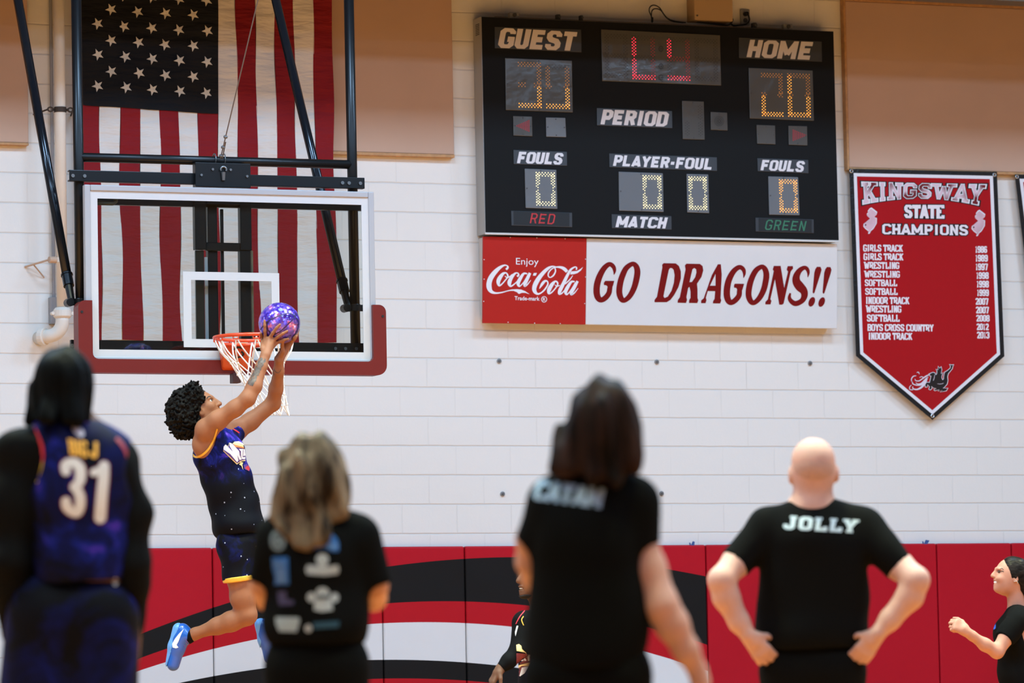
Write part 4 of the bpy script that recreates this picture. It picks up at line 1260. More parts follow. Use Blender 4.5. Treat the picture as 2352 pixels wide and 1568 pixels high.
for o_ in (tube_px('hanging_post', (174, -60), (188, 872), YPO, YPO, .031, M_TUBE), tube_px('hanging_post', (800, -60), (817, 800), YPO, YPO, .031, M_TUBE)):
    for p in o_.data.polygons: p.use_smooth = len(p.vertices) == 4
o_ = tube_px('upper_crossbar', (180, 361), (806, 378), YPO, YPO, .028, M_TUBE)
for p in o_.data.polygons: p.use_smooth = len(p.vertices) == 4
cx0, cx1 = PY(158, 404, YPO - .05)[0], PY(836, 420, YPO - .05)[0]
cz = (PY(158, 404, YPO - .05)[2] + PY(836, 422, YPO - .05)[2]) / 2
rl = MB(); rl.box(cx0, cx1, YPO - .065, YPO - .055, cz - .032, cz + .036); rl.box(cx0, cx1, YPO - .055, YPO - .02, cz + .026, cz + .036); rl.box(cx0, cx1, YPO - .055, YPO - .02, cz - .032, cz - .022)
rail = rl.build('upper_rail', M_TUBE, goal, bevel=.003)
for px in (167, 194, 786, 801, 827):
    p = PY(px, 410, YPO - .065)
    MB().tube([(p[0], YPO - .065, cz), (p[0], YPO - .073, cz)], .011, 10).build('rail_bolt', M_BOLT, rail)
lz = (PY(300, 796, YPO - .04)[2] + PY(750, 800, YPO - .04)[2]) / 2
lx0, lx1 = PY(162, 797, YPO - .05)[0], PY(836, 800, YPO - .05)[0]
lrail = MB().box(lx0, lx1, YPO - .06, YPO - .03, lz - .035, lz + .035).build('lower_rail', M_TUBE, goal, bevel=.003)
for px in (166, 770, 793, 818):
    p = PY(px, 800, YPO - .06)
    MB().tube([(p[0], YPO - .06, lz), (p[0], YPO - .068, lz)], .010, 10).build('rail_bolt', M_BOLT, lrail)
# centre carriage
def boxpx(name, x0, x1, y0, y1, Yf, d, m, bevel=.004, parent=goal):
    a_, b3 = PY(x0, (y0 + y1) / 2, Yf), PY(x1, (y0 + y1) / 2, Yf)
    xm = (x0 + x1) / 2
    return MB().box(a_[0], b3[0], Yf, Yf + d, PY(xm, y1, Yf)[2], PY(xm, y0, Yf)[2]).build(name, m, parent, bevel=bevel)


carr = boxpx('winch_bracket', 449, 576, 374, 430, YPO - .10, .06, M_TUBE)
for px, py in ((488, 389), (529, 390), (462, 402), (567, 405)):
    p = PY(px, py, YPO - .10)
    MB().tube([p, p + V(0, -.01, 0)], .008, 8).build('carriage_bolt', M_BOLT, carr)
p = PY(512, 392, YPO - .1)
mb = MB(); mb.tube([p + V(.018 * math.cos(q), -.012, .018 * math.sin(q) + .005) for q in np.linspace(-.4, 3.54, 10)], .006, 8)
mb.tube([p + V(0, -.01, -.01), p + V(0, -.01, -.06)], [.014, .01], 10); mb.build('shackle', M_BOLT, carr)
YC = YPO - .075
_z = PY(526, 468, YPO - .05)[2]
MB().box(PY(215, 460, YPO - .05)[0], PY(838, 474, YPO - .05)[0], YPO - .045, YPO - .01, _z - .022, _z + .022).build('support_rail', M_TUBE, goal, bevel=.003)
mask = boxpx('carriage_frame', 448, 474, 452, 573, YC, .05, M_TUBE)
boxpx('carriage_post', 552, 578, 452, 575, YC, .05, M_TUBE, parent=mask)
boxpx('carriage_bar', 474, 552, 557, 576, YC, .03, M_TUBE, parent=mask)
boxpx('carriage_bar', 474, 552, 452, 470, YC, .03, M_TUBE, parent=mask)
boxpx('mast_leg', 479, 501, 470, 806, YC + .03, .05, M_TUBE)
boxpx('mast_leg', 553, 577, 575, 806, YC + .01, .05, M_TUBE)
boxpx('lift_rod', 508.5, 515.5, 480, 775, YC + .04, .02, M_TUBE)
boxpx('steel_cheek', 450, 470, 575, 782, YC + .03, .02, mat('greenish_steel', (104, 112, 112), rough=.12, metal=.8))
boxpx('reflection_strip', 471, 479, 590, 800, YC + .035, .01, mat('bright_strip', (216, 224, 230), rough=.3))  # pale strip standing in for a window reflection, painted as its own colour
boxpx('brass_cheek', 577.5, 583, 575, 780, YC + .03, .02, mat('tan_strip', (150, 140, 112), rough=.4))
for px, s in ((237, 1), (805, -1)):
    p = PY(px, 462, YBD + .05)
    mb = MB(); mb.tube([p + V(-s * .05, 0, -.012), p + V(s * .06, 0, -.012), p + V(s * .078, 0, .0), p + V(s * .082, 0, .03)], .013, 8)
    mb.build('corner_tab', mat('tab_olive', (82, 76, 62), rough=.5), goal, smooth=True)
# braces and their clamps
for (bx, by), (tx, ty) in (((164, 690), (34, -40)), ((799, 703), (624, -40))):
    A_, B_ = PY(bx, by, YPO), PY(tx, ty, YPO + 1.15)
    d = unit(B_ - A_); L = np.linalg.norm(B_ - A_)
    k0 = A_ + d * .11
    mb = MB(); mb.tube([k0, B_], .029, 20)
    br = mb.build('diagonal_brace', M_TUBEB, goal)
    for p in br.data.polygons: p.use_smooth = len(p.vertices) == 4
    mb = MB(); mb.tube([k0 - d * .005, k0 + d * .075], .033, 16); mb.tube([k0 + d * .07, k0 + d * .08], .037, 16); mb.build('brace_sleeve', M_TUBEB, br)
    mb = MB(); mb.tube([A_ - d * .02, k0 + d * .01], [.02, .026], 12); mb.build('brace_end', M_TUBE, br)
    cl = MB(); q = PY(bx + 20, by + 4, YPO)
    post_x = PY(184, 698, YPO)[0] if bx < 400 else PY(814, 706, YPO)[0]
    cl.tube([(post_x, YPO, q[2] - .022), (post_x, YPO, q[2] + .022)], .038, 18)
    cl.box(post_x, post_x + .06, YPO - .008, YPO + .008, q[2] - .02, q[2] + .02)
    cl.tube([(A_[0] - .015, YPO - .035, A_[2] - .012), (A_[0] - .015, YPO + .035, A_[2] - .012)], .026, 12)
    cl.box(A_[0] - .01, post_x, YPO - .012, YPO + .012, q[2] - .02, q[2] + .02)
    cl.build('post_clamp', M_TUBE, goal, bevel=.003)
# winch cable
A_ = PY(506, 366, YPO - .06); B_ = PY(602, -40, YPO - .9)
mb = MB(); mb.tube([A_, B_], .004, 6)
K = A_ + (B_ - A_) * .1
mb.tube([A_ + V(.012, 0, 0), K + V(.008, 0, 0)], .004, 6)
cab_ = mb.build('winch_cable', mat('cable_grey', (112, 104, 104), rough=.5, metal=.3), goal)
for off in (0, .05, .11):
    p = A_ + (B_ - A_) * (.02 + off)
    MB().ball(p, (.014, .01, .012), seg=8, rings=6).build('cable_clip', M_BOLT, cab_)
for dx in (-.06, .0):
    p = PY(503, 366, YPO) + V(dx + .03, 0, 0)
    mb = MB(); mb.tube([p + V(0, .034 * math.cos(q), .034 * math.sin(q)) for q in np.linspace(0, 2 * Pi, 17)[:-1]], .004, 6, closed=True)
    mb.build('rope_wrap', M_BOLT, cab_)

# ================================================================== BODIES: smooth-blended solids turned into one mesh each
BH = np.stack([unit(CR * V(1, 1, 0)), unit(CF * V(1, 1, 0)), V(0, 0, 1)], 1)     # picture right, away from the camera, up


class Solid:
    def __init__(s, lo, hi, h):
        s.h = h
        s.lo = np.asarray(lo, float) - 4 * h
        n = np.ceil((np.asarray(hi, float) - s.lo) / h).astype(int) + 4
        s.ax = [s.lo[i] + h * np.arange(n[i]) for i in range(3)]
        s.d = np.full(n, 0.25, np.float32)

    def _reg(s, lo, hi):
        sl = []
        for i in range(3):
            a = int(np.clip(np.floor((lo[i] - s.lo[i]) / s.h), 0, s.d.shape[i]))
            b = int(np.clip(np.ceil((hi[i] - s.lo[i]) / s.h) + 1, 0, s.d.shape[i]))
            if b <= a: return None, None
            sl.append(slice(a, b))
        g = (s.ax[0][sl[0]][:, None, None].astype(np.float32), s.ax[1][sl[1]][None, :, None].astype(np.float32), s.ax[2][sl[2]][None, None, :].astype(np.float32))
        return tuple(sl), g

    def _put(s, sl, d, k, sub):
        o = s.d[sl]
        if sub: d = -d; a, b = -o, -d
        else: a, b = o, d
        m = np.minimum(a, b)
        if k > 0:
            hh = np.maximum(k - np.abs(a - b), 0) / k
            m = m - hh * hh * k * .25
        s.d[sl] = -m if sub else m

    def cone(s, a, b, ra, rb, k=.02, sub=False, flat=False):
        a, b = np.asarray(a, float), np.asarray(b, float)
        R = max(ra, rb) + k + 4 * s.h
        sl, g = s._reg(np.minimum(a, b) - R, np.maximum(a, b) + R)
        if sl is None: return s
        ba = b - a; L2 = max(ba @ ba, 1e-9)
        px, py, pz = g[0] - a[0], g[1] - a[1], g[2] - a[2]
        t0 = (px * ba[0] + py * ba[1] + pz * ba[2]) / L2
        t = np.clip(t0, 0, 1)
        d = np.sqrt((px - ba[0] * t) ** 2 + (py - ba[1] * t) ** 2 + (pz - ba[2] * t) ** 2) - (ra + (rb - ra) * t)
        if flat:                      # flat far end; flat=1 also squares the near end, flat=2 keeps it round
            L = math.sqrt(L2)
            te = np.maximum(t0, 0) if flat == 2 else t0
            rad = np.sqrt((px - ba[0] * te) ** 2 + (py - ba[1] * te) ** 2 + (pz - ba[2] * te) ** 2) - (ra + (rb - ra) * np.clip(t0, 0, 1))
            d = np.maximum(rad, (t0 - 1) * L)
            if flat == 1: d = np.maximum(d, -t0 * L)
        s._put(sl, d.astype(np.float32), k, sub)
        return s

    def chain(s, pts, rs, k=.02, sub=False):
        for i in range(len(pts) - 1): s.cone(pts[i], pts[i + 1], rs[i], rs[i + 1], k, sub)
        return s

    def ell(s, c, r, R=None, k=.03, sub=False):
        c = np.asarray(c, float); r = np.asarray(r, float)
        if R is None: R = BH
        M = max(r) + k + 4 * s.h
        sl, g = s._reg(c - M, c + M)
        if sl is None: return s
        p = [g[i] - c[i] for i in range(3)]
        q = [(p[0] * R[0, i] + p[1] * R[1, i] + p[2] * R[2, i]) for i in range(3)]
        k0 = np.sqrt((q[0] / r[0]) ** 2 + (q[1] / r[1]) ** 2 + (q[2] / r[2]) ** 2)
        k1 = np.sqrt((q[0] / r[0] ** 2) ** 2 + (q[1] / r[1] ** 2) ** 2 + (q[2] / r[2] ** 2) ** 2) + 1e-6
        s._put(sl, (k0 * (k0 - 1) / k1).astype(np.float32), k, sub)
        return s

    def cut(s, p, n):
        """remove everything on the side n points to"""
        p, n = np.asarray(p, float), unit(n)
        d = (s.ax[0][:, None, None] - p[0]) * n[0] + (s.ax[1][None, :, None] - p[1]) * n[1] + (s.ax[2][None, None, :] - p[2]) * n[2]
        s.d = np.maximum(s.d, d.astype(np.float32))
        return s

    def wrinkle(s, amp, freq, seed=0):
        """gentle cloth folds or strands: a sum of slanted waves"""
        r = np.random.default_rng(seed)
        X, Y, Z = s.ax[0][:, None, None], s.ax[1][None, :, None], s.ax[2][None, None, :]
        w = 0
        for i in range(6):
            f = np.asarray(freq) * r.uniform(.5, 1.6, 3) * r.choice([-1, 1], 3)
            w = w + np.sin(X * f[0] + Y * f[1] + Z * f[2] + r.uniform(0, 6.28)) / 6
        near = np.abs(s.d) < .06
        s.d = np.where(near, s.d + (w * amp * 1.8).astype(np.float32), s.d)
        return s

    def mesh(s, name, m, parent=None, loc=None, relax=1):
        d = s.d; sg = d < 0
        nx, ny, nz = d.shape
        c = [(i, j, k) for i in (0, 1) for j in (0, 1) for k in (0, 1)]
        cut = lambda A, o: A[o[0]:nx - 1 + o[0], o[1]:ny - 1 + o[1], o[2]:nz - 1 + o[2]]
        cnt = sum(cut(sg, o).astype(np.int8) for o in c)
        act = (cnt > 0) & (cnt < 8)
        idx = np.argwhere(act)
        ids = np.full(act.shape, -1, np.int64); ids[act] = np.arange(len(idx))
        acc = np.zeros((len(idx), 3)); num = np.zeros(len(idx))
        vals = {o: d[idx[:, 0] + o[0], idx[:, 1] + o[1], idx[:, 2] + o[2]] for o in c}
        for o in c:
            for a in range(3):
                if o[a]: continue
                o2 = list(o); o2[a] = 1; o2 = tuple(o2)
                v0, v1 = vals[o], vals[o2]
                x = (v0 < 0) != (v1 < 0)
                t = np.where(x, v0 / np.where(x, v0 - v1, 1), 0)
                p = np.repeat(np.array(o, float)[None], len(idx), 0); p[:, a] = t
                acc += p * x[:, None]; num += x
        verts = s.lo + (idx + acc / num[:, None]) * s.h
        faces = []
        for a in range(3):
            b, e = (a + 1) % 3, (a + 2) % 3
            sl0 = [slice(None)] * 3; sl1 = [slice(None)] * 3
            sl0[a] = slice(0, -1); sl1[a] = slice(1, None)
            A, Bq = sg[tuple(sl0)], sg[tuple(sl1)]
            w = np.argwhere(A != Bq)
            w = w[(w[:, b] > 0) & (w[:, e] > 0) & (w[:, b] < d.shape[b] - 1) & (w[:, e] < d.shape[e] - 1)]
            st = A[w[:, 0], w[:, 1], w[:, 2]]
            def cell(db, de):
                q = w.copy(); q[:, b] -= db; q[:, e] -= de
                return ids[q[:, 0], q[:, 1], q[:, 2]]
            q = np.stack([cell(1, 1), cell(0, 1), cell(0, 0), cell(1, 0)], 1)
            q[~st] = q[~st][:, ::-1]
            faces.append(q)
        F = np.concatenate(faces)
        F = F[(F >= 0).all(1)]
        for _ in range(relax):
            sm = np.zeros_like(verts); n_ = np.zeros(len(verts))
            for i in range(4):
                for jj in (1, 3):
                    np.add.at(sm, F[:, i], verts[F[:, (i + jj) % 4]]); np.add.at(n_, F[:, i], 1)
            verts = verts * .5 + .5 * sm / np.maximum(n_, 1)[:, None]
        base = root_loc(parent) if parent is not None else (np.asarray(loc, float) if loc is not None else np.zeros(3))
        me = bpy.data.meshes.new(name)
        me.from_pydata((verts - base).tolist(), [], F.tolist())
        me.materials.append(m)
        me.polygons.foreach_set('use_smooth', [True] * len(me.polygons))
        me.update()
        o = bpy.data.objects.new(name, me); COL.objects.link(o)
        if parent is not None: o.parent = parent
        else: o.location = base.tolist()
        o['_n'] = 0; del o['_n']
        return o, BVHTree.FromPolygons(verts.tolist(), F.tolist())


def drape(shapes, bvhs, off=.003, mb=None, m=0):
    """lays shapes given in photograph pixels onto solid surfaces"""
    mb = mb or MB()
    o = Vector(CAM)
    for vs, fs in shapes:
        P, ok = [], []
        for v in vs:
            d = Vector(ray(v[0], v[1])); best = None
            for bv in bvhs:
                h = bv.ray_cast(o, d)
                if h[0] is not None and (best is None or h[3] < best[3]): best = h
            if best is None: P.append((0, 0, 0)); ok.append(None)
            else: P.append(tuple(best[0] - d * off)); ok.append(best[3])
        keep = []
        for f in fs:
            ds = [ok[i] for i in f]
            if any(x is None for x in ds) or max(ds) - min(ds) > .12: continue
            a, b, c_ = Vector(P[f[0]]), Vector(P[f[1]]), Vector(P[f[2]])
            keep.append(tuple(f) if (b - a).cross(c_ - a).dot(o - a) > 0 else tuple(reversed(f)))
        used = sorted({i for f in keep for i in f}); mp = {u: i for i, u in enumerate(used)}
        mb.add([P[u] for u in used], [tuple(mp[i] for i in f) for f in keep], m)
    return mb


def dense(shape, step=6.0):
    """subdivide triangles and quads of a pixel shape so that it can follow a curved surface"""
    vs, fs = [np.asarray(v[:2], float) for v in shape[0]], []
    for f in shape[1]:
        for i in range(1, len(f) - 1): fs.append((f[0], f[i], f[i + 1]))
    for _ in range(6):
        out = []; mid = {}; any_ = False
        for a, b, c_ in fs:
            L = [np.linalg.norm(vs[a] - vs[b]), np.linalg.norm(vs[b] - vs[c_]), np.linalg.norm(vs[c_] - vs[a])]
            if max(L) <= step: out.append((a, b, c_)); continue
            any_ = True
            i = int(np.argmax(L)); t = (a, b, c_); p, q, r_ = t[i], t[(i + 1) % 3], t[(i + 2) % 3]
            key = (min(p, q), max(p, q))
            if key not in mid: vs.append((vs[p] + vs[q]) / 2); mid[key] = len(vs) - 1
            m_ = mid[key]; out += [(p, m_, r_), (m_, q, r_)]
        fs = out
        if not any_: break
    return vs, fs


def hand(S, w, d, n, t, L=.185, curl=(.5, .6, .4), r=.0088, spread=.06, thumb=.7):
    """five-fingered hand: w wrist, d towards the fingers, n out of the palm, t to the thumb side"""
    d = unit(d); t = unit(t - d * (np.asarray(t) @ d)); n = unit(np.asarray(n) - d * (np.asarray(n) @ d) - t * (np.asarray(n) @ t))
    pl = L * .5
    S.cone(w, w + d * pl * .35, .026, .028, .01)
    for i, u in enumerate((.38, .13, -.13, -.36)):
        kn = w + d * pl * (1.0 - .05 * abs(i - 1)) + t * (u * L * .42)
        S.cone(w + d * pl * .2 + t * u * L * .22, kn, .0155, .0125, .012)
        ln = L * (.47, .52, .48, .37)[i]
        p = kn; a = 0.0
        fd = unit(d + t * u * spread * 4)
        for j, fr in enumerate((.46, .3, .24)):
            a += curl[j] * (1 + .12 * i)
            q = p + (fd * math.cos(a) + n * math.sin(a)) * ln * fr
            S.cone(p, q, r * (1.08 - .1 * j), r * (1.0 - .1 * j), .004)
            p = q
    b = w + d * pl * .28 + t * L * .13
    k1 = b + unit(d * (1 - thumb * .5) + t * thumb + n * .35) * L * .22
    k2 = k1 + unit(d * .8 + t * .25 + n * .5) * L * .17
    k3 = k2 + unit(d * .75 - t * .05 + n * .65) * L * .14
    S.cone(w + d * pl * .15, b, .018, .017, .012).cone(b, k1, .0155, .0115, .008).cone(k1, k2, .0112, .0098, .004).cone(k2, k3, .0098, .0085, .004)


def skin(name, col, stub=None):
    m = mat(name, col, rough=.55, spec=.22, noise=.07, nscale=14, bump=.03, bscale=160, sss=.12)
    return m


def galaxy(name, scale=1.0, dark=.5, lo=None, hi=None, star=.10):
    """night-sky print: navy to violet clouds with small white stars; lo and hi are the printed bright band in metres"""
    m = bpy.data.materials.new(name); m.use_nodes = True
    t = m.node_tree; b = t.nodes['Principled BSDF']
    g_ = nn(t, 'ShaderNodeNewGeometry')
    n1 = nn(t, 'ShaderNodeTexNoise', Scale=5.0 * scale, Detail=5.0, Roughness=.6, Distortion=.8); t.links.new(g_.outputs['Position'], n1.inputs['Vector'])
    cr = nn(t, 'ShaderNodeValToRGB'); t.links.new(n1.outputs['Fac'], cr.inputs[0])
    e = cr.color_ramp.elements
    e[0].position = dark - .12; e[0].color = (*lin((9, 9, 18)), 1)
    e[1].position = dark + .04; e[1].color = (*lin((13, 18, 74)), 1)
    for p_, c_ in ((dark + .1, (20, 32, 124)), (dark + .17, (74, 46, 168)), (dark + .24, (128, 106, 214))):
        x = e.new(p_); x.color = (*lin(c_), 1)
    vo = nn(t, 'ShaderNodeTexVoronoi', Scale=26.0); t.links.new(g_.outputs['Position'], vo.inputs['Vector'])
    st = mth(t, 'LESS_THAN', vo.outputs['Distance'], star)
    rn = nn(t, 'ShaderNodeSeparateColor'); t.links.new(vo.outputs['Color'], rn.inputs[0])
    st = mth(t, 'MULTIPLY', st, mth(t, 'GREATER_THAN', rn.outputs[0], .55))
    mx = nn(t, 'ShaderNodeMix', data_type='RGBA'); t.links.new(mth(t, 'MULTIPLY', st, .7), mx.inputs[0])
    cur = cr.outputs[0]
    if lo is not None:
        sp = nn(t, 'ShaderNodeSeparateXYZ'); t.links.new(g_.outputs['Position'], sp.inputs[0])
        n2 = nn(t, 'ShaderNodeTexNoise', Scale=4.0, Detail=3.0); t.links.new(g_.outputs['Position'], n2.inputs['Vector'])
        zz = mth(t, 'MULTIPLY_ADD', n2.outputs['Fac'], .3, mth(t, 'SUBTRACT', sp.outputs[2], .15))
        mr = nn(t, 'ShaderNodeMapRange', interpolation_type='SMOOTHSTEP'); t.links.new(zz, mr.inputs[0])
        mr.inputs[1].default_value = lo; mr.inputs[2].default_value = hi; mr.inputs[3].default_value = 0; mr.inputs[4].default_value = 1
        m2 = nn(t, 'ShaderNodeMix', data_type='RGBA'); t.links.new(mr.outputs[0], m2.inputs[0])
        m2.inputs[6].default_value = (*lin((9, 10, 19)), 1); t.links.new(cur, m2.inputs[7]); cur = m2.outputs[2]
    t.links.new(cur, mx.inputs[6]); mx.inputs[7].default_value = (*lin((200, 205, 235)), 1)
    t.links.new(mx.outputs[2], b.inputs['Base Color'])
    b.inputs['Roughness'].default_value = .7; b.inputs['Specular IOR Level'].default_value = .1
    return m


def hair_mat(name, c0, c1, stretch=(30, 30, 3), rough=.5):
    m = bpy.data.materials.new(name); m.use_nodes = True
    t = m.node_tree; b = t.nodes['Principled BSDF']
    g_ = nn(t, 'ShaderNodeNewGeometry'); mp = nn(t, 'ShaderNodeMapping'); mp.inputs['Scale'].default_value = stretch
    t.links.new(g_.outputs['Position'], mp.inputs['Vector'])
    n_ = nn(t, 'ShaderNodeTexNoise', Scale=1.0, Detail=4.0, Roughness=.6, Distortion=.5); t.links.new(mp.outputs[0], n_.inputs['Vector'])
    cr = nn(t, 'ShaderNodeValToRGB'); t.links.new(n_.outputs['Fac'], cr.inputs[0])
    cr.color_ramp.elements[0].position = .36; cr.color_ramp.elements[0].color = (*lin(c0), 1)
    cr.color_ramp.elements[1].position = .64; cr.color_ramp.elements[1].color = (*lin(c1), 1)
    t.links.new(cr.outputs[0], b.inputs['Base Color'])
    b.inputs['Roughness'].default_value = rough; b.inputs['Specular IOR Level'].default_value = .05
    bp = nn(t, 'ShaderNodeBump', Strength=.5, Distance=.01); t.links.new(n_.outputs['Fac'], bp.inputs['Height']); t.links.new(bp.outputs['Normal'], b.inputs['Normal'])
    return m


def JF(Z0):
    return lambda x, y, dz=0.0: PZ(x, y, Z0 + dz)


def bounds(pts, pad):
    P = np.array(pts); return P.min(0) - pad, P.max(0) + pad


def box(J, x0, x1, y0, y1, d0, d1, feet=True):
    P = [J(x, y, d) for x in (x0, x1) for y in (y0, y1) for d in (d0, d1)]
    if feet: P += [V(p[0], p[1], 0) for p in P]
    return np.array(P).min(0), np.array(P).max(0)


def ground(p):
    return V(p[0], p[1], 0)


M_TEE = mat('black_tee', (12, 12, 13), rough=.9, spec=.06, bump=.2, bscale=9)
M_TROUSER = mat('black_trousers', (11, 11, 12), rough=.9, spec=.06)
M_SHOE = mat('black_shoe', (22, 22, 24), rough=.5)
M_SOLE = mat('shoe_sole', (200, 198, 194), rough=.6)
M_COMP = mat('compression_black', (14, 14, 16), rough=.8, spec=.08)
M_GOLD = mat('trim_gold', (236, 182, 62), rough=.55)
M_TRIMRED = mat('trim_red', (206, 44, 62), rough=.55)


def legs_and_shoes(t, hip, half, r_hip, r_ank, m, h, name='trousers', extra=None, facing=None, knee_r=None):
    """standing legs from the hip point to the floor, with shoes"""
    fx = facing if facing is not None else BH[:, 1]
    lat = unit(np.cross(fx, V(0, 0, 1)))
    pts = [hip, ground(hip)]
    lo, hi = bounds(pts, .32)
    S = Solid(lo, hi, h)
    S.ell(hip + V(0, 0, -.02), (half + r_hip * .72, r_hip * 1.02, .15), np.stack([lat, fx, V(0, 0, 1)], 1), .05)
    if extra: extra(S)
    for s in (-1, 1):
        a = hip + lat * half * s + V(0, 0, -.05); f = ground(hip) + lat * (half + .02) * s
        kn = (a + f) / 2 + V(0, 0, .02) + fx * .015
        S.cone(a, kn, r_hip * .86, (knee_r or r_hip * .6), .05).cone(kn, f + V(0, 0, .09), (knee_r or r_hip * .6), r_ank, .03)
    o, bv = S.mesh(name, m, t)
    for s in (-1, 1):
        f = ground(hip) + lat * (half + .02) * s
        S2 = Solid(f - .3, f + V(.3, .3, .2), .008)
        S2.cone(f + V(0, 0, .05) - fx * .03, f + V(0, 0, .04) + fx * .12, .045, .038, .03).cone(f + V(0, 0, .05), f + V(0, 0, .11), .043, .045, .03)
        S2.cut(f + V(0, 0, .012), V(0, 0, -1))
        sh, _ = S2.mesh('shoe', M_SHOE, t)
        S3 = Solid(f - .3, f + V(.3, .3, .1), .006)
        S3.cone(f - fx * .035, f + fx * .13, .05, .044, .0).cut(f + V(0, 0, .014), V(0, 0, 1)).cut(f, V(0, 0, -1))
        S3.mesh('sole', M_SOLE, sh, relax=0)
    return o, bv

# ================================================================== BALD MAN, hands on hips
J = JF(16.2)
hip = J(1866, 1515)
t = thing('person', 'bald man in a black T-shirt with white name print, hands on hips, seen from behind', 'person', ground(hip))
SK = skin('skin_fair', (188, 146, 138))
lo, hi = box(J, 1610, 2140, 1000, 1568, -.3, .3)
h = .0075
S = Solid(lo, hi, h)
hd = J(1868, 1066)
S.ell(hd, (.079, .098, .095), None, .02).ell(J(1868, 1052), (.075, .088, .070), None, .02).ell(J(1868, 1092, .02), (.07, .085, .07), None, .03)
S.cone(J(1868, 1095, .0), J(1866, 1160, -.01), .062, .07, .04)
S.ell(J(1868, 1110, .06), (.055, .06, .055), None, .03)           # jaw
S.cone(J(1869, 1085, .1), J(1869, 1095, .125), .016, .014, .01)   # nose
for x, y in ((1816, 1092), (1922, 1088)):
    S.ell(J(x, y, .005), (.010, .022, .033), None, .008)
S.cone(J(1775, 1208), J(1968, 1210), .05, .05, .05)
S.ell(J(1868, 1290), (.17, .10, .26), None, .05).ell(J(1866, 1480), (.165, .10, .16), None, .05)
arms = [
    ([J(1762, 1210), J(1692, 1290, -.06), J(1657, 1332, -.13), J(1668, 1370, -.12), J(1698, 1428, -.12), J(1718, 1458, -.13)], [.058, .052, .048, .049, .038, .029]),
    ([J(1982, 1212), J(2064, 1298, -.06), J(2104, 1332, -.13), J(2090, 1368, -.12), J(2044, 1422, -.12), J(2016, 1454, -.13)], [.058, .052, .048, .049, .038, .029])]
for p, r in arms: S.chain(p, r, .02)
hand(S, J(1718, 1458, -.13), J(1752, 1500, -.11) - J(1718, 1458, -.13), BH[:, 1] + BH[:, 0] * .4, V(0, 0, .5) + BH[:, 0], curl=(.3, .4, .3), r=.0105)
hand(S, J(2016, 1454, -.13), J(1984, 1496, -.11) - J(2016, 1454, -.13), BH[:, 1] - BH[:, 0] * .4, V(0, 0, .5) - BH[:, 0], curl=(.3, .4, .3), r=.0105)
for s in (-1, 1):
    S.cone(J(1866 + s * 55, 1530), ground(J(1866 + s * 62, 1530)) + V(0, 0, .06), .07, .035, .04)
body, bvb = S.mesh('body', SK, t)
for x in (1852, 1886):
    MB().ball(J(x, 1078, .097), .012, seg=10, rings=8).build('eye', mat('eye_white', (230, 226, 222), rough=.3), t, smooth=True)
# close-cropped stubble over the lower half of the skull
S = Solid(lo + V(0, 0, 1.4), hi, .006)
S.ell(hd + V(0, 0, -.004), (.0805, .0995, .0945), None, .0).ell(J(1868, 1092, .018), (.0715, .0865, .066), None, .03)
S.cut(hd + V(0, 0, .072), unit(V(0, 0, 1) + BH[:, 1] * .2)).cut(hd + BH[:, 1] * .045, BH[:, 1]).cut(J(1868, 1118), V(0, 0, -1))
S.mesh('stubble', mat('hair_stubble', (172, 134, 126), rough=.7, noise=.1, nscale=120), t)
# tee
S = Solid(lo, hi, h)
S.cone(J(1866, 1172, -.005), J(1765, 1207), .060, .066, .05).cone(J(1866, 1172, -.005), J(1980, 1209), .060, .066, .05)
S.ell(J(1868, 1232), (.195, .12, .10), None, .06)
S.ell(J(1870, 1290), (.198, .125, .2), None, .08).ell(J(1867, 1400), (.205, .132, .22), None, .08).ell(J(1866, 1465), (.210, .137, .12), None, .05)
S.cone(J(1762, 1211), J(1687, 1294, -.06), .070, .064, .04, flat=2).cone(J(1983, 1213), J(2068, 1303, -.06), .070, .064, .04, flat=2)
S.cut(J(1866, 1492), V(0, 0, -1)).cone(J(1866, 1150, .01), J(1868, 1080, .01), .062, .075, .01, sub=True)
S.wrinkle(.007, (14, 14, 16), 3)
tee, bvt = S.mesh('tshirt', M_TEE, t)
M_PRINT = mat('shirt_print', (176, 190, 206), rough=.8)
drape([dense(slab_text('JOLLY', [(1804, 1184), (1970, 1194), (1965, 1223), (1800, 1214)], .32, 1.0, .14, serif=.24), 5)], [bvt]).build('name_print', M_PRINT, tee)
legs_and_shoes(t, hip + V(0, 0, .0), .09, .125, .06, M_TROUSER, .011)

# ================================================================== DARK-HAIRED WOMAN
J = JF(11.5)
hip = J(1350, 1500)
t = thing('person', 'woman with long dark brown hair in a black name-printed T-shirt, right arm swinging', 'person', ground(hip))
SK = skin('skin_light', (202, 154, 144))
lo, hi = box(J, 1180, 1660, 858, 1640, -.25, .5)
h = .0075
S = Solid(lo, hi, h)
S.ell(J(1385, 960), (.074, .093, .10), None, .02).ell(J(1388, 1010, .05), (.058, .065, .07), None, .03)
S.cone(J(1392, 985, .11), J(1392, 998, .135), .014, .013, .01)
S.cone(J(1382, 1020), J(1372, 1100), .05, .055, .04)
S.cone(J(1268, 1152), J(1446, 1150), .042, .042, .05)
S.ell(J(1350, 1220), (.13, .09, .2), None, .05).ell(J(1350, 1400), (.125, .09, .2), None, .05).ell(J(1350, 1510), (.14, .1, .12), None, .05)
S.chain([J(1462, 1152), J(1473, 1240), J(1489, 1304), J(1518, 1388, -.02), J(1543, 1432, -.01), J(1576, 1492), J(1602, 1540, .02)], [.045, .040, .046, .045, .043, .033, .026], .02)
hand(S, J(1602, 1540, .02), J(1622, 1610, .04) - J(1602, 1540, .02), J(1580, 1580) - J(1610, 1580), J(1600, 1560, .12) - J(1600, 1560), curl=(.25, .3, .25))
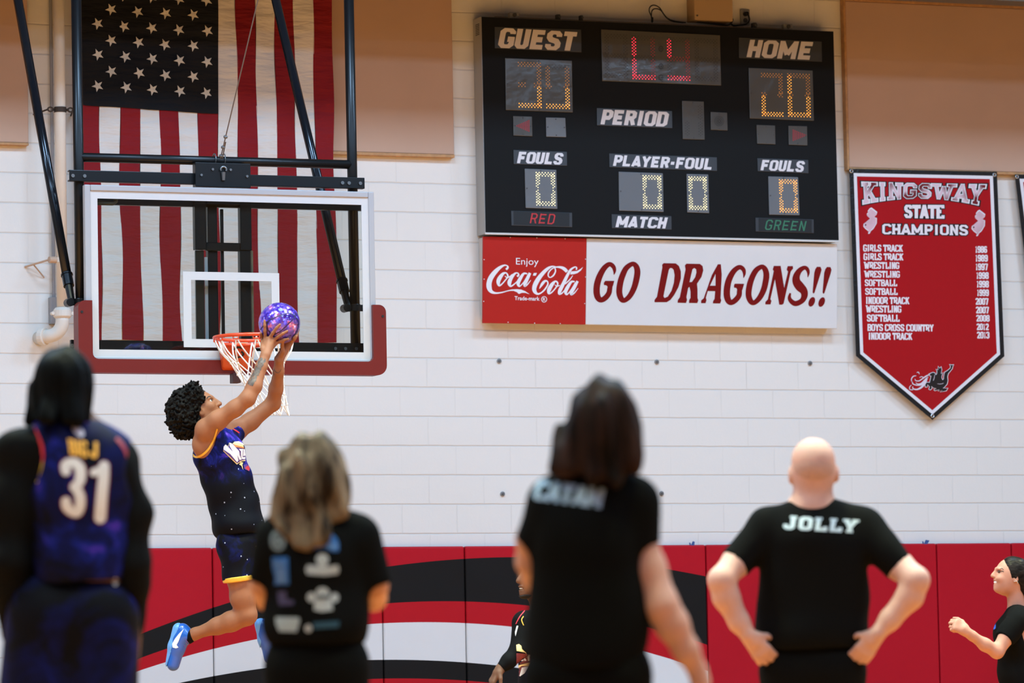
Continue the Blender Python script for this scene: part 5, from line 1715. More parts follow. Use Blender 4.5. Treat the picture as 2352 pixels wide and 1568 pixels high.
S.chain([J(1246, 1155), J(1214, 1238, .02), J(1214, 1290, .05), J(1226, 1325, .12), J(1245, 1320, .3)], [.042, .032, .032, .032, .026], .02)
hand(S, J(1245, 1320, .3), J(1262, 1312, .42) - J(1245, 1320, .3), J(1290, 1320) - J(1245, 1320), V(0, 0, 1), curl=(.5, .5, .4))
for s in (-1, 1):
    S.cone(J(1350 + s * 70, 1540), ground(J(1350 + s * 75, 1540)) + V(0, 0, .06), .07, .035, .04)
body, bvb = S.mesh('body', SK, t)
for x in (1372, 1412):
    MB().ball(J(x, 972, .088), .0115, seg=10, rings=8).build('eye', mat('eye_white', (230, 226, 222), rough=.3), t, smooth=True)
S = Solid(lo + V(0, 0, 1.1), hi, .0065)
S.ell(J(1384, 955), (.084, .105, .104), None, .02).ell(J(1383, 1000, -.02), (.085, .085, .10), None, .05)
S.ell(J(1376, 1035, -.04), (.100, .062, .085), None, .05)
for (x0, y0, x1, y1, r0, r1, dz) in ((1330, 990, 1284, 1066, .04, .018, -.03), (1345, 1000, 1312, 1074, .045, .022, -.05), (1380, 1000, 1372, 1090, .05, .024, -.07),
                                     (1310, 1010, 1264, 1080, .03, .012, -.03), (1420, 1000, 1416, 1104, .045, .024, -.07), (1440, 980, 1452, 1058, .036, .022, -.04), (1445, 940, 1462, 1040, .02, .02, -.02)):
    S.cone(J(x0, y0, dz * .5), J(x1, y1, dz - .03), r0, r1, .03)
S.ell(J(1390, 985, .12), (.05, .06, .085), None, .02, sub=True)
S.wrinkle(.010, (60, 60, 9), 5)
S.mesh('hair', hair_mat('hair_dark_brown', (17, 12, 11), (50, 33, 29)), t)
S = Solid(lo, hi, h)
S.cone(J(1370, 1118), J(1268, 1152), .05, .054, .05).cone(J(1370, 1118), J(1450, 1148), .05, .054, .05)
S.ell(J(1350, 1190), (.148, .112, .14), None, .06).ell(J(1353, 1320), (.146, .115, .2), None, .08).ell(J(1348, 1470), (.160, .128, .18), None, .08)
S.cone(J(1458, 1152), J(1476, 1256), .056, .050, .04, flat=2).cone(J(1248, 1155), J(1212, 1246, .02), .052, .043, .04, flat=2)
S.cut(J(1350, 1530), V(0, 0, -1)).cone(J(1374, 1098, .01), J(1376, 1020, .01), .052, .062, .01, sub=True)
S.wrinkle(.008, (13, 13, 17), 8)
tee, bvt = S.mesh('tshirt', M_TEE, t)
drape([dense(slab_text('CATAM', [(1238, 1101), (1389, 1122), (1378, 1167), (1224, 1146)], .25, 0, .14, serif=.2), 5)], [bvt]).build('name_print', mat('shirt_print_blue', (150, 172, 200), rough=.8), tee)
legs_and_shoes(t, hip + V(0, 0, -.02), .07, .112, .05, M_TROUSER, .011)

# ================================================================== BLONDE WOMAN
J = JF(12.8)
hip = J(728, 1500)
t = thing('person', 'woman with wavy dark blonde hair in a black T-shirt with sponsor logos on the back', 'person', ground(hip))
lo, hi = box(J, 565, 900, 990, 1568, -.25, .4)
h = .0075
S = Solid(lo, hi, h)
S.ell(J(720, 1075), (.076, .093, .10), None, .02).ell(J(722, 1120, .05), (.058, .065, .07), None, .03)
S.cone(J(723, 1100, .11), J(723, 1110, .135), .014, .013, .01)
S.cone(J(722, 1130), J(725, 1190), .05, .055, .04).cone(J(648, 1226), J(812, 1224), .042, .042, .05)
S.ell(J(728, 1290), (.125, .09, .2), None, .05).ell(J(728, 1440), (.125, .09, .2), None, .05)
S.chain([J(826, 1228), J(856, 1300, .0), J(862, 1345, .02), J(858, 1372, .1), J(800, 1368, .26)], [.042, .036, .036, .037, .026], .02)
hand(S, J(800, 1368, .26), J(740, 1360, .26) - J(800, 1368, .26), J(740, 1360, .0) - J(740, 1360, .2), V(0, 0, 1), curl=(.3, .3, .2))
S.chain([J(638, 1232), J(612, 1300, .0), J(602, 1345, .02), J(612, 1372, .1), J(680, 1378, .24)], [.040, .030, .033, .035, .026], .02)
hand(S, J(680, 1378, .24), J(740, 1380, .24) - J(680, 1378, .24), J(740, 1360, .0) - J(740, 1360, .2), V(0, 0, 1), curl=(.3, .3, .2))
for s in (-1, 1):
    S.cone(J(728 + s * 62, 1540), ground(J(728 + s * 66, 1540)) + V(0, 0, .06), .07, .035, .04)
S.mesh('body', skin('skin_warm', (204, 146, 118)), t)
for x in (702, 742):
    MB().ball(J(x, 1085, .088), .0115, seg=10, rings=8).build('eye', mat('eye_white', (230, 226, 222), rough=.3), t, smooth=True)
S = Solid(lo + V(0, 0, 1.0), hi, .0065)
S.ell(J(720, 1070), (.091, .108, .098), None, .02).ell(J(718, 1110, -.02), (.094, .09, .09), None, .05).ell(J(714, 1150, -.04), (.096, .065, .08), None, .05)
for (x0, y0, x1, y1, r0, r1, dz) in ((668, 1110, 622, 1190, .03, .013, -.04), (662, 1120, 640, 1208, .032, .014, -.05), (675, 1130, 660, 1226, .04, .015, -.06), (690, 1140, 684, 1250, .042, .014, -.08), (715, 1140, 706, 1254, .042, .014, -.08),
                                     (735, 1130, 732, 1240, .042, .014, -.08), (748, 1120, 752, 1218, .04, .014, -.07), (770, 1100, 774, 1190, .034, .013, -.05), (776, 1080, 790, 1166, .02, .012, -.03)):
    S.cone(J(x0, y0, dz * .5), J(x1, y1, dz - .03), r0, r1, .025)
S.ell(J(722, 1095, .125), (.05, .06, .085), None, .02, sub=True)
S.wrinkle(.012, (52, 52, 22), 15)
S.mesh('hair', hair_mat('hair_dark_blonde', (40, 31, 25), (134, 114, 95), (26, 26, 5)), t)
S = Solid(lo, hi, h)
S.cone(J(724, 1205), J(644, 1228), .05, .054, .05).cone(J(724, 1205), J(816, 1226), .05, .054, .05)
S.ell(J(728, 1265), (.142, .108, .13), None, .06).ell(J(729, 1360), (.145, .112, .17), None, .08).ell(J(728, 1440), (.150, .118, .14), None, .06)
S.cone(J(826, 1230), J(860, 1342, .01), .056, .050, .04, flat=2).cone(J(634, 1231), J(602, 1342, .01), .054, .047, .04, flat=2)
S.cut(J(728, 1478), V(0, 0, -1)).cone(J(724, 1190, .01), J(724, 1110, .01), .052, .062, .01, sub=True)
S.wrinkle(.007, (14, 14, 17), 18)
tee, bvt = S.mesh('tshirt', M_TEE, t)
PB, PW, PG = mat('logo_blue', (26, 92, 168), rough=.7), mat('logo_white', (160, 166, 176), rough=.8), mat('logo_grey', (78, 90, 98), rough=.7)
PV, PT, PL = mat('logo_violet', (52, 46, 84), rough=.7), mat('logo_teal', (20, 66, 92), rough=.7), mat('logo_light_blue', (76, 116, 178), rough=.7)
k9 = lambda p: (590 + p[0] * .17857, 1190 + p[1] * .17857)


def logo(name, m, *shapes, off=.003):
    drape([dense(([k9(v[:2]) for v in s[0]], s[1]), 5) for s in shapes], [bvt], off).build(name, m, tee)


logo('round_logo', PG, polyfill(ellipse(272, 285, 108, 145)))
logo('round_logo_mark', mat('logo_pale', (130, 146, 158), rough=.7), polyfill([(240, 330), (275, 220), (305, 300), (285, 330)]), ribbon([(p[0], p[1], 16) for p in ellipse(272, 285, 80, 112, 16)], closed=True), off=.005)
logo('car_logo', PB, polyfill([(650, 370), (740, 280), (840, 240), (870, 180), (960, 190), (1030, 260), (1055, 340), (1050, 425), (960, 430), (880, 390), (690, 395)]))
logo('car_logo_mark', PL, polyfill(ellipse(890, 220, 55, 60)), polyfill([(870, 340), (960, 300), (1040, 330), (1035, 400), (930, 410)]), polyfill([(770, 330), (830, 260), (880, 290), (850, 340)]), off=.005)
logo('state_logo', PB, polyfill([(190, 500), (400, 495), (415, 850), (225, 855), (235, 760), (200, 640)]))
logo('state_logo_lettering', PL, polyfill([(215, 560), (365, 550), (370, 610), (220, 620)]), polyfill([(250, 640), (370, 635), (375, 830), (260, 830)]), off=.005)
logo('tree_logo', PW, polyfill(ellipse(842, 530, 80, 78)), polyfill([(800, 560), (890, 560), (900, 620), (1040, 600), (1060, 660), (1040, 715), (880, 735), (650, 720), (625, 660), (650, 600), (785, 610)]))
logo('badge_logo', PW, polyfill(ellipse(845, 975, 90, 90)), polyfill(ellipse(700, 1015, 55, 62)), polyfill(ellipse(1000, 1020, 52, 60)), polyfill([(740, 1030), (960, 1030), (975, 1180), (840, 1200), (735, 1180)]))
logo('badge_logo_band', PG, polyfill([(770, 990), (930, 990), (925, 1035), (775, 1035)]), off=.005)
logo('violet_logo', PV, polyfill([(265, 940), (375, 935), (385, 1040), (480, 1060), (470, 1110), (290, 1120), (270, 1040)]))
logo('truck_logo', mat('logo_ice', (148, 162, 174), rough=.7), polyfill([(240, 1270), (540, 1275), (550, 1320), (510, 1460), (285, 1455), (245, 1360)]))
logo('teal_logo', PT, polyfill([(720, 1340), (1060, 1320), (1050, 1400), (730, 1420)]))
logo('dot_logo', PW, polyfill(ellipse(662, 1415, 45, 50)))
legs_and_shoes(t, hip + V(0, 0, -.0), .062, .105, .05, M_TROUSER, .011)

# ================================================================== PLAYER 31
J = JF(13.3)
hip = J(185, 1420)
t = thing('person', 'tall player with long dark hair in a galaxy print jersey numbered 31, seen from behind', 'person', ground(hip))
SKD = skin('skin_dark', (112, 76, 58))
lo, hi = box(J, -70, 360, 790, 1640, -.28, .3)
h = .0085
S = Solid(lo, hi, h)
S.ell(J(146, 880), (.078, .098, .105), None, .02).ell(J(150, 925, .05), (.06, .07, .07), None, .03)
S.cone(J(152, 905, .115), J(152, 915, .14), .016, .016, .01)
S.cone(J(148, 930), J(155, 1000), .062, .07, .04).cone(J(55, 1045), J(258, 1065), .06, .06, .05)
S.ell(J(185, 1130), (.16, .10, .24), None, .05).ell(J(188, 1300), (.14, .10, .2), None, .05)
RA = [J(266, 1075), J(300, 1180, .0), J(302, 1290, -.01), J(303, 1340, .01), J(300, 1480, .05)]
LA = [J(45, 1050), J(32, 1180, .0), J(34, 1290, -.01), J(34, 1340, .01), J(34, 1480, .05)]
for A_, sgn in ((RA, 1), (LA, -1)):
    S.chain(A_, [.066, .05, .046, .045, .03], .02)
    hand(S, A_[-1], V(0, 0, -1) + BH[:, 1] * .15, BH[:, 0] * -sgn, BH[:, 1], L=.2, curl=(.3, .35, .3), r=.010)
for s in (-1, 1):
    S.cone(J(185 + s * 65, 1450), ground(J(185 + s * 72, 1450)) + V(0, 0, .06), .08, .04, .04)
S.mesh('body', SKD, t)
for x in (132, 172):
    MB().ball(J(x, 890, .094), .012, seg=10, rings=8).build('eye', mat('eye_white', (230, 226, 222), rough=.3), t, smooth=True)
S = Solid(lo + V(0, 0, 1.35), hi, .0065)
S.ell(J(146, 872), (.091, .112, .104), None, .02).ell(J(146, 915, -.02), (.088, .08, .08), None, .04)
for x0, x1, y1, dz in ((84, 66, 968, 0), (95, 82, 962, -.05), (112, 100, 960, -.08), (130, 124, 962, -.09), (148, 148, 964, -.09), (166, 168, 964, -.09), (184, 186, 966, -.07), (198, 198, 966, -.03)):
    S.cone(J(x0, 890, dz * .8), J(x1, y1, dz - .03), .026, .017, .012)
S.ell(J(150, 900, .125), (.05, .06, .09), None, .02, sub=True)
S.wrinkle(.006, (70, 70, 8), 21)
S.mesh('hair', hair_mat('hair_black', (5, 5, 6), (13, 13, 14), (60, 60, 6)), t)
S = Solid(lo, hi, h)
S.cone(J(150, 1010), J(55, 1043), .07, .080, .05).cone(J(150, 1010), J(258, 1070), .07, .074, .05)
S.ell(J(185, 1110), (.165, .115, .2), None, .05)
S.chain([J(262, 1078), J(300, 1180), J(302, 1290, -.01), J(303, 1340, .01), J(300, 1455, .045)], [.080, .062, .055, .053, .040], .03)
S.chain([J(45, 1050), J(30, 1180), J(32, 1290, -.01), J(34, 1340, .01), J(34, 1455, .045)], [.084, .078, .068, .062, .044], .03)
S.cut(J(150, 966), V(0, 0, 1))
S.wrinkle(.006, (20, 20, 24), 23)
S.mesh('undershirt', M_COMP, t)
S = Solid(lo, hi, h)
S.cone(J(152, 1010, -.005), J(82, 1034, -.01), .074, .084, .05).cone(J(152, 1010, -.005), J(250, 1066, -.01), .074, .080, .05)
S.ell(J(186, 1090, -.005), (.175, .13, .17), None, .07).ell(J(190, 1190, -.005), (.152, .128, .2), None, .08).ell(J(190, 1290, -.005), (.148, .135, .16), None, .06)
S.cut(J(190, 1335), V(0, 0, -1)).cut(J(152, 962), V(0, 0, 1))
S.ell(J(18, 1050, -.02), (.108, .3, .14), None, .015, sub=True).ell(J(352, 1075, -.02), (.078, .3, .14), None, .015, sub=True)
S.wrinkle(.006, (14, 14, 17), 24)
zt_ = J(190, 1100)[2]
jer, bvj = S.mesh('jersey', galaxy('galaxy_print', 1.0, .53, star=.0), t)
k6 = lambda p: (60 + p[0] * .21053, 930 + p[1] * .21046)
M_NUM, M_NUMO = mat('number_white', (226, 222, 228), rough=.6), mat('number_edge', (128, 30, 70), rough=.6)
three = [(435, 720, 100), (430, 660, 105), (470, 630, 100), (540, 635, 105), (590, 700, 110), (590, 800, 110), (560, 870, 100), (525, 890, 95), (560, 930, 100), (590, 1010, 105), (585, 1110, 105), (555, 1170, 100), (500, 1160, 100), (445, 1110, 105), (435, 1050, 100)]
one = [[(740, 735, 85), (800, 715, 90), (850, 685, 95)], [(850, 665, 110), (845, 800, 115), (825, 1000, 118), (808, 1230, 122)]]
for nm, m, g_, off in (('number_edge', M_NUMO, 26, .003), ('number', M_NUM, 0, .006)):
    shp = [ribbon([(*k6(p), (p[2] + g_) * .2105) for p in three], cap=True)] + [ribbon([(*k6(p), (p[2] + g_) * .2105) for p in o_], cap=True) for o_ in one]
    drape([dense(s, 6) for s in shp], [bvj], off).build(nm, m, jer)
k6q = lambda a, b, c_, d: [k6(p) for p in (a, b, c_, d)]
drape([dense(slab_text('BIG', k6q((455, 365), (660, 395), (665, 575), (480, 540)), .19, 0, .1, serif=0.0), 5),
       dense(slab_text('J', k6q((690, 395), (790, 405), (790, 585), (695, 570)), .22, 0, .08, serif=.0), 5)], [bvj], .004).build('name_print', mat('print_gold', (244, 178, 70), rough=.6), jer)
drape([dense(polyfill([k6(p) for p in ((500, 230), (525, 205), (545, 240), (560, 225), (585, 255), (600, 240), (630, 290), (635, 325), (600, 350), (555, 325), (510, 280))]), 5)], [bvj], .004).build('crest', mat('print_lilac', (206, 198, 226), rough=.6), jer)
for nm, pts, m in (('left_trim', [(15, 155, 34), (60, 215, 36), (120, 330, 38), (165, 450, 40), (175, 560, 40), (165, 620, 38)], M_TRIMRED), ('left_trim_gold', [(166, 610, 38), (150, 690, 38), (125, 780, 34), (110, 845, 26)], M_GOLD),
                   ('right_trim', [(985, 360, 40), (1060, 450, 40), (1110, 560, 38), (1145, 660, 34), (1160, 760, 26)], mat('trim_dark_red', (150, 34, 56), rough=.6)),
                   ('collar', [(170, 130, 40), (260, 100, 30), (400, 120, 26), (540, 150, 26), (690, 185, 30)], mat('collar_violet', (96, 40, 150), rough=.6))):
    drape([dense(ribbon([(*k6(p), p[2] * .21) for p in pts]), 4)], [bvj], .005).build('trim', m, jer)


def shorts31(S):
    for s in (-1, 1):
        S.cone(J(160 + s * 58, 1405), J(150 + s * 70, 1640), .115, .118, .05)


o, bvs = legs_and_shoes(t, J(176, 1390), .072, .13, .05, galaxy('galaxy_shorts', 1.0, .60, star=.0), .011, 'shorts', shorts31, knee_r=.075)
drape([polyfill(ellipse(265, 1336, 6, 9, 12))], [bvs, bvj], .004).build('drawstring_tip', mat('cord_white', (210, 214, 222), rough=.6), o)

# ================================================================== THE BALL
BZ = 24.9
J = JF(BZ)
BC = J(641.5, 742.5); BR = .1195
M_BALL = bpy.data.materials.new('holographic_purple'); M_BALL.use_nodes = True
_t = M_BALL.node_tree; _b = _t.nodes['Principled BSDF']
_g = nn(_t, 'ShaderNodeNewGeometry')
_v = nn(_t, 'ShaderNodeTexVoronoi', Scale=62.0); _t.links.new(_g.outputs['Position'], _v.inputs['Vector'])
_n = nn(_t, 'ShaderNodeTexNoise', Scale=22.0, Detail=3.0); _t.links.new(_g.outputs['Position'], _n.inputs['Vector'])
_c = nn(_t, 'ShaderNodeValToRGB'); _t.links.new(_n.outputs['Fac'], _c.inputs[0])
_e = _c.color_ramp.elements
_e[0].position = .36; _e[0].color = (*lin((62, 40, 176)), 1); _e[1].position = .72; _e[1].color = (*lin((240, 190, 255)), 1)
for _p, _k in ((.48, (92, 62, 206)), (.58, (140, 110, 232)), (.65, (214, 110, 190))):
    _x = _e.new(_p); _x.color = (*lin(_k), 1)
_t.links.new(_c.outputs[0], _b.inputs['Base Color'])
_vm = nn(_t, 'ShaderNodeVectorMath', operation='MULTIPLY_ADD'); _t.links.new(_v.outputs['Color'], _vm.inputs[0]); _vm.inputs[1].default_value = (.9, .9, .9); _vm.inputs[2].default_value = (-.45, -.45, -.45)
_va = nn(_t, 'ShaderNodeVectorMath', operation='ADD'); _t.links.new(_vm.outputs[0], _va.inputs[0]); _t.links.new(_g.outputs['Normal'], _va.inputs[1])
_vn = nn(_t, 'ShaderNodeVectorMath', operation='NORMALIZE'); _t.links.new(_va.outputs[0], _vn.inputs[0]); _t.links.new(_vn.outputs[0], _b.inputs['Normal'])
_b.inputs['Metallic'].default_value = .55; _b.inputs['Roughness'].default_value = .22
_b.inputs['Coat Weight'].default_value = .6; _b.inputs['Coat Roughness'].default_value = .08
ball = thing('basketball', 'shiny purple holographic basketball held in the jumping player\'s hands', 'ball', BC - V(0, 0, BR))
bo = MB(); bo.ball(BC, BR, seg=64, rings=40)
bob = bo.build('ball_skin', M_BALL, ball, smooth=True)
bvball = BVHTree.FromPolygons([tuple(v) for v in bo.v], bo.f)
seam = mat('seam_dark', (36, 20, 74), rough=.5)
zq = lambda p: (570 + p[0] * .17857, 680 + p[1] * .17857)
for pts in ([(150, 440), (240, 330), (370, 262), (500, 222), (570, 232), (610, 270)], [(240, 330), (250, 420), (290, 490)], [(330, 500), (430, 440), (530, 345), (600, 265), (600, 210)], [(610, 265), (650, 330), (635, 430), (570, 540)], [(150, 420), (170, 500), (215, 560)]):
    front = drape([ribbon([(*zq(p), 2.4) for p in pts], n=8)], [bvball], .0015)
    front.build('seam', seam, ball, smooth=True)
    back = MB(); back.add([tuple(2 * BC - np.array(v)) for v in front.v], front.f); back.build('seam', seam, ball, smooth=True)


def onball(px, py, lift=.009, side=1):
    """point on the ball surface seen at a pixel; side -1 is the far surface"""
    d = ray(px, py); oc = CAM - BC; b = oc @ d; c_ = oc @ oc - (BR + lift) ** 2
    disc = b * b - c_
    if disc < 0:
        p = CAM + d * (-b); return BC + unit(p - BC) * (BR + lift)
    return CAM + d * (-b - side * math.sqrt(disc))


# ================================================================== THE JUMPING PLAYER
hipc = J(548, 1225, .02)
t = thing('person', 'player with curly black hair leaping to the rim in a purple galaxy jersey and shorts', 'person', ground(hipc))
lo, hi = box(J, 370, 715, 695, 1560, -.33, .42, False)
h = .0052
S = Solid(lo, hi, h)
hc = J(460, 938, .0)
fdir = unit(BH[:, 0] * .86 + V(0, 0, .5) - BH[:, 1] * .12); udir = unit(V(0, 0, .86) - BH[:, 0] * .5); ldir = np.cross(fdir, udir)
HR = np.stack([fdir, ldir, udir], 1)
H = lambda f, l, u: hc + fdir * f + ldir * l + udir * u
S.ell(hc, (.098, .076, .105), HR, .02).ell(H(.03, 0, -.055), (.062, .056, .06), HR, .03)
S.cone(H(.06, -.03, -.09), H(.06, .03, -.09), .026, .026, .03)            # jaw
S.ell(H(.074, 0, -.104), (.022, .022, .016), HR, .02)                       # chin
S.cone(H(.093, 0, .01), H(.112, 0, -.036), .010, .0125, .012)               # nose
for s in (-1, 1):
    S.ell(H(.104, s * .014, -.038), (.010, .009, .007), HR, .006)
    S.cone(H(.088, s * .012, .022), H(.078, s * .048, .02), .010, .008, .012)   # brow
    S.ell(H(.066, s * .045, -.025), (.022, .018, .022), HR, .02)             # cheek
    S.ell(H(.087, s * .032, .003), (.016, .016, .009), HR, .008, sub=True)
    S.ell(H(.006, s * .077, -.02), (.019, .008, .031), HR, .006)             # ear
    S.ell(H(.008, s * .085, -.018), (.010, .006, .018), HR, .004, sub=True)
S.ell(H(.096, 0, -.066), (.010, .024, .006), HR, .006).ell(H(.094, 0, -.080), (.011, .021, .007), HR, .006)   # lips
S.cone(H(-.02, 0, -.06), J(490, 1000, .0), .055, .062, .04)
RS, LS = J(474, 986, -.16), J(541, 990, .15)
S.cone(RS, LS, .055, .055, .05)
S.ell(J(503, 1045, .0), (.138, .15, .125), None, .06).ell(J(525, 1110, .01), (.128, .14, .14), None, .06).ell(J(543, 1180, .02), (.106, .12, .11), None, .06)
S.ell(J(465, 1020, -.12), (.06, .06, .075), None, .05)                       # lat
RE, RW = J(569, 915, -.24), J(609, 816, -.15)
S.chain([RS, J(500, 965, -.2), J(540, 938, -.23), RE], [.062, .052, .044, .043], .03).chain([RE, J(584, 886, -.22), J(600, 842, -.18), RW], [.044, .043, .032, .027], .02)
LE, LW = J(627, 926, .2), J(641, 825, .03)
S.chain([LS, J(575, 968, .18), LE], [.058, .048, .043], .03).chain([LE, J(634, 892, .15), J(640, 852, .07), LW], [.043, .040, .030, .026], .02)


def finger(pts, rs):
    S.chain(pts, rs, .005)


def handp(W, knuckles, fingers, thumb, pr=.016):
    for k in knuckles: S.cone(W, k, .020, pr * .86, .014)
    for i in range(len(knuckles) - 1): S.cone(knuckles[i], knuckles[i + 1], .012, .012, .008)
    for k, f in zip(knuckles, fingers): finger([k] + f, [.0112, .0098, .009, .0078][:len(f) + 1])
    finger(thumb, [.017, .0135, .0108, .0092])


ob = onball
KR = [ob(610, 779, .016), ob(619, 778, .016), ob(627, 782, .016), ob(631, 789, .016)]
KR = [k - CF * .0 for k in KR]
handp(RW, KR,
      [[ob(608.5, 760), ob(608, 747), ob(607.5, 736)], [ob(627, 764), ob(635, 753), ob(643, 745)], [ob(638, 773), ob(649, 766), ob(660, 760)], [ob(642, 784), ob(652, 780), ob(662, 778)]],
      [RW, J(603, 800, -.13), ob(598, 783, .012), ob(599, 766, .01)])
KL = [ob(657, 791, .014, -1), ob(664, 787, .014, -1), ob(669, 782, .014, -1), ob(672, 778, .012, -1)]
handp(LW, KL,
      [[ob(668, 772, .010, -1), ob(672, 757, .010, -1), ob(674, 742, .01, -1)], [ob(674, 774, .010, -1), ob(681, 760, .01, -1), ob(684, 748, .01, -1)], [ob(676, 776), ob(682, 766, .01, -1), ob(686, 756, .01, -1)], [ob(676, 779), ob(680, 772, .01), ob(684, 766, .01, -1)]],
      [LW, J(650, 806, -.02), ob(648, 793, .012), ob(650, 782, .010)])
# legs
RH, RK, RAn = J(544, 1256, -.05), J(567, 1408, -.10), J(448, 1455, -.02)
S.chain([RH, J(551, 1325, -.10), J(557, 1372, -.10), RK], [.082, .072, .068, .056], .03)
S.ell(J(575, 1412, -.105), (.028, .04, .04), None, .02)
S.chain([J(566, 1415, -.10), J(530, 1427, -.08), J(500, 1437, -.06), RAn, J(430, 1466, -.01)], [.054, .055, .046, .030, .031], .03)
LH, LK, LAn = J(562, 1258, .10), J(655, 1385, .14), J(628, 1450, .30)
S.chain([LH, LK], [.082, .058], .03).chain([LK, J(650, 1420, .24), LAn], [.054, .052, .03], .02)
body, bvb = S.mesh('body', skin('skin_brown', (150, 98, 72)), t)
M_INK = mat('tattoo_ink', (88, 72, 66), rough=.55, noise=.5, nscale=70)
kt = lambda p: (570 + p[0] * .17857, 680 + p[1] * .17857)
ink = []
rr = random.Random(4)
for i in range(240):
    u = rr.uniform(.02, .86); a = rr.uniform(-.95, .8)
    c0 = np.array([606.5, 822.0]) * (1 - u) + np.array([567.0, 893.0]) * u
    c0 = c0 + np.array([.86, .5]) * a * (6.5 + 4 * u)
    w_ = rr.uniform(1.0, 2.6)
    q = [(c0[0] + w_ * rr.uniform(.5, 1.5) * math.cos(b), c0[1] + w_ * rr.uniform(.5, 1.9) * math.sin(b)) for b in np.linspace(0, 6.28, 8)[:-1]]
    ink.append(polyfill(q))
drape(ink, [bvb], .0012).build('forearm_tattoo', M_INK, body)
drape([ribbon([(627, 842, .8), (631, 851, 1.4), (637, 856, 1.6), (643, 853, 1.2), (646, 847, .8)]), ribbon([(629, 848, .8), (628, 857, 1.2), (631, 861, .8)])], [bvb], .0015).build('wrist_tattoo', M_INK, body)
drape([ribbon([(474, 916.5, .8), (477.5, 911.5, 2.6), (482, 910.2, 2.0), (485, 911.5, .8)])], [bvb], .0012).build('eyebrow', mat('brow_black', (22, 18, 18), rough=.7), body)
for s in (-1, 1):
    e_ = MB(); e_.ball(H(.0750, s * .032, .002), .0125, seg=14, rings=10); e_.build('eye', mat('eye_white2', (196, 188, 186), rough=.2), t, smooth=True)
    e_ = MB(); e_.ball(H(.0835, s * .0340, .004), .0066, seg=10, rings=8); e_.build('iris', mat('iris_dark', (26, 18, 16), rough=.2), t, smooth=True)
# hair: a mass of curls
S = Solid(*bounds([J(370, 875, -.16), J(475, 1020, .16)], .04), .0042)
hcn = J(426, 950, .0)
S.ell(hcn, (.098, .125, .132), None, .01).ell(J(446, 915, 0), (.07, .10, .075), None, .02)
rg = np.random.default_rng(5)
for i in range(900):
    v = unit(rg.normal(size=3)); rad = V(.108, .132, .145)
    p = hcn + BH @ (v * rad * rg.uniform(.93, 1.04))
    if (p - hc) @ fdir > .052: continue
    S.cone(p, p + unit(rg.normal(size=3)) * .014, .0085 * rg.uniform(.6, 1.2), .0062, .002)
for i in range(300):
    v = unit(rg.normal(size=3)); p = J(448, 912, 0) + BH @ (v * V(.078, .105, .082) * rg.uniform(.92, 1.05))
    if (p - hc) @ fdir > .066: continue
    S.cone(p, p + unit(rg.normal(size=3)) * .014, .0082 * rg.uniform(.6, 1.2), .0062, .002)
S.ell(H(.085, 0, -.05), (.062, .11, .10), HR, .004, sub=True).ell(H(.035, 0, -.06), (.045, .12, .055), HR, .004, sub=True)
S.mesh('hair', hair_mat('hair_curly_black', (12, 11, 11), (30, 27, 26), (60, 60, 60)), t, relax=0)
# jersey
S = Solid(lo, hi, .0058)
S.cone(J(482, 992, -.12), J(541, 998, .13), .058, .058, .05)
S.ell(J(503, 1045, .0), (.152, .163, .138), None, .06).ell(J(522, 1105, .01), (.143, .155, .15), None, .07).ell(J(540, 1160, .02), (.143, .160, .13), None, .07).ell(J(546, 1205, .01), (.150, .188, .12), None, .06)
S.cut(J(545, 1228), unit(V(0, 0, -1) + BH[:, 0] * .12))
S.ell(J(449, 1001, -.17), (.122, .14, .122), None, .004, sub=True).ell(J(560, 968, .27), (.12, .14, .10), None, .006, sub=True)
S.ell(J(508, 962, .0), (.085, .09, .085), None, .006, sub=True)
S.wrinkle(.006, (18, 18, 24), 33)
zj = J(520, 1100)[2]
jer, bvj = S.mesh('jersey', galaxy('galaxy_jersey', 1.9, .47, zj - .06, zj + .1), t)
drape([dense(ribbon([(499, 985, 3.4), (491, 1010, 4.4), (478, 1032, 4.8), (462, 1046, 5), (449, 1049, 4.6), (441, 1040, 3.6), (437, 1020, 2.6)], n=8), 2.5)], [bvj, bvb], .004).build('trim', M_GOLD, jer)
drape([dense(ribbon([(536, 985, 2.2), (543, 989, 3), (550, 994, 3)], n=6), 2.5)], [bvj, bvb], .004).build('collar', M_TRIMRED, jer)
kl = lambda p: (500 + p[0] * .063776, 1000 + p[1] * .063776)
WP, WV, WG, WR_ = mat('emblem_white', (232, 228, 236), rough=.6), mat('emblem_violet', (84, 44, 120), rough=.6), mat('emblem_gold', (240, 206, 140), rough=.6), mat('emblem_red', (196, 40, 48), rough=.6)


def emb_(name, m, off, *polys):
    drape([dense(polyfill([kl(p) for p in q]), 3) for q in polys], [bvj], off).build(name, m, jer)


emb_('emblem_gold_edge', WG, .003, [(200, 560), (215, 400), (280, 320), (380, 380), (415, 250), (540, 290), (600, 220), (760, 205), (920, 280), (1000, 440), (1050, 900), (860, 930), (690, 1040)])
emb_('emblem_violet_edge', WV, .0045, [(205, 530), (225, 410), (285, 335), (385, 400), (430, 270), (545, 300), (610, 330), (980, 480), (1040, 860), (850, 900), (700, 1000)])
emb_('emblem_white_letters', WP, .006, [(205, 500), (225, 405), (280, 330), (390, 420), (560, 600), (430, 370), (440, 260), (560, 330), (770, 560), (820, 760), (870, 860), (790, 880), (700, 700), (750, 890), (700, 960), (450, 660)],
     [(760, 480), (980, 490), (1010, 770), (1035, 840), (880, 850), (840, 760), (830, 560)], [(600, 240), (760, 208), (900, 270), (950, 350), (800, 290)])
emb_('emblem_violet_strokes', WV, .0075, [(785, 560), (840, 555), (830, 740), (800, 720)], [(905, 510), (925, 510), (915, 740), (1005, 720), (1010, 770), (905, 770)])
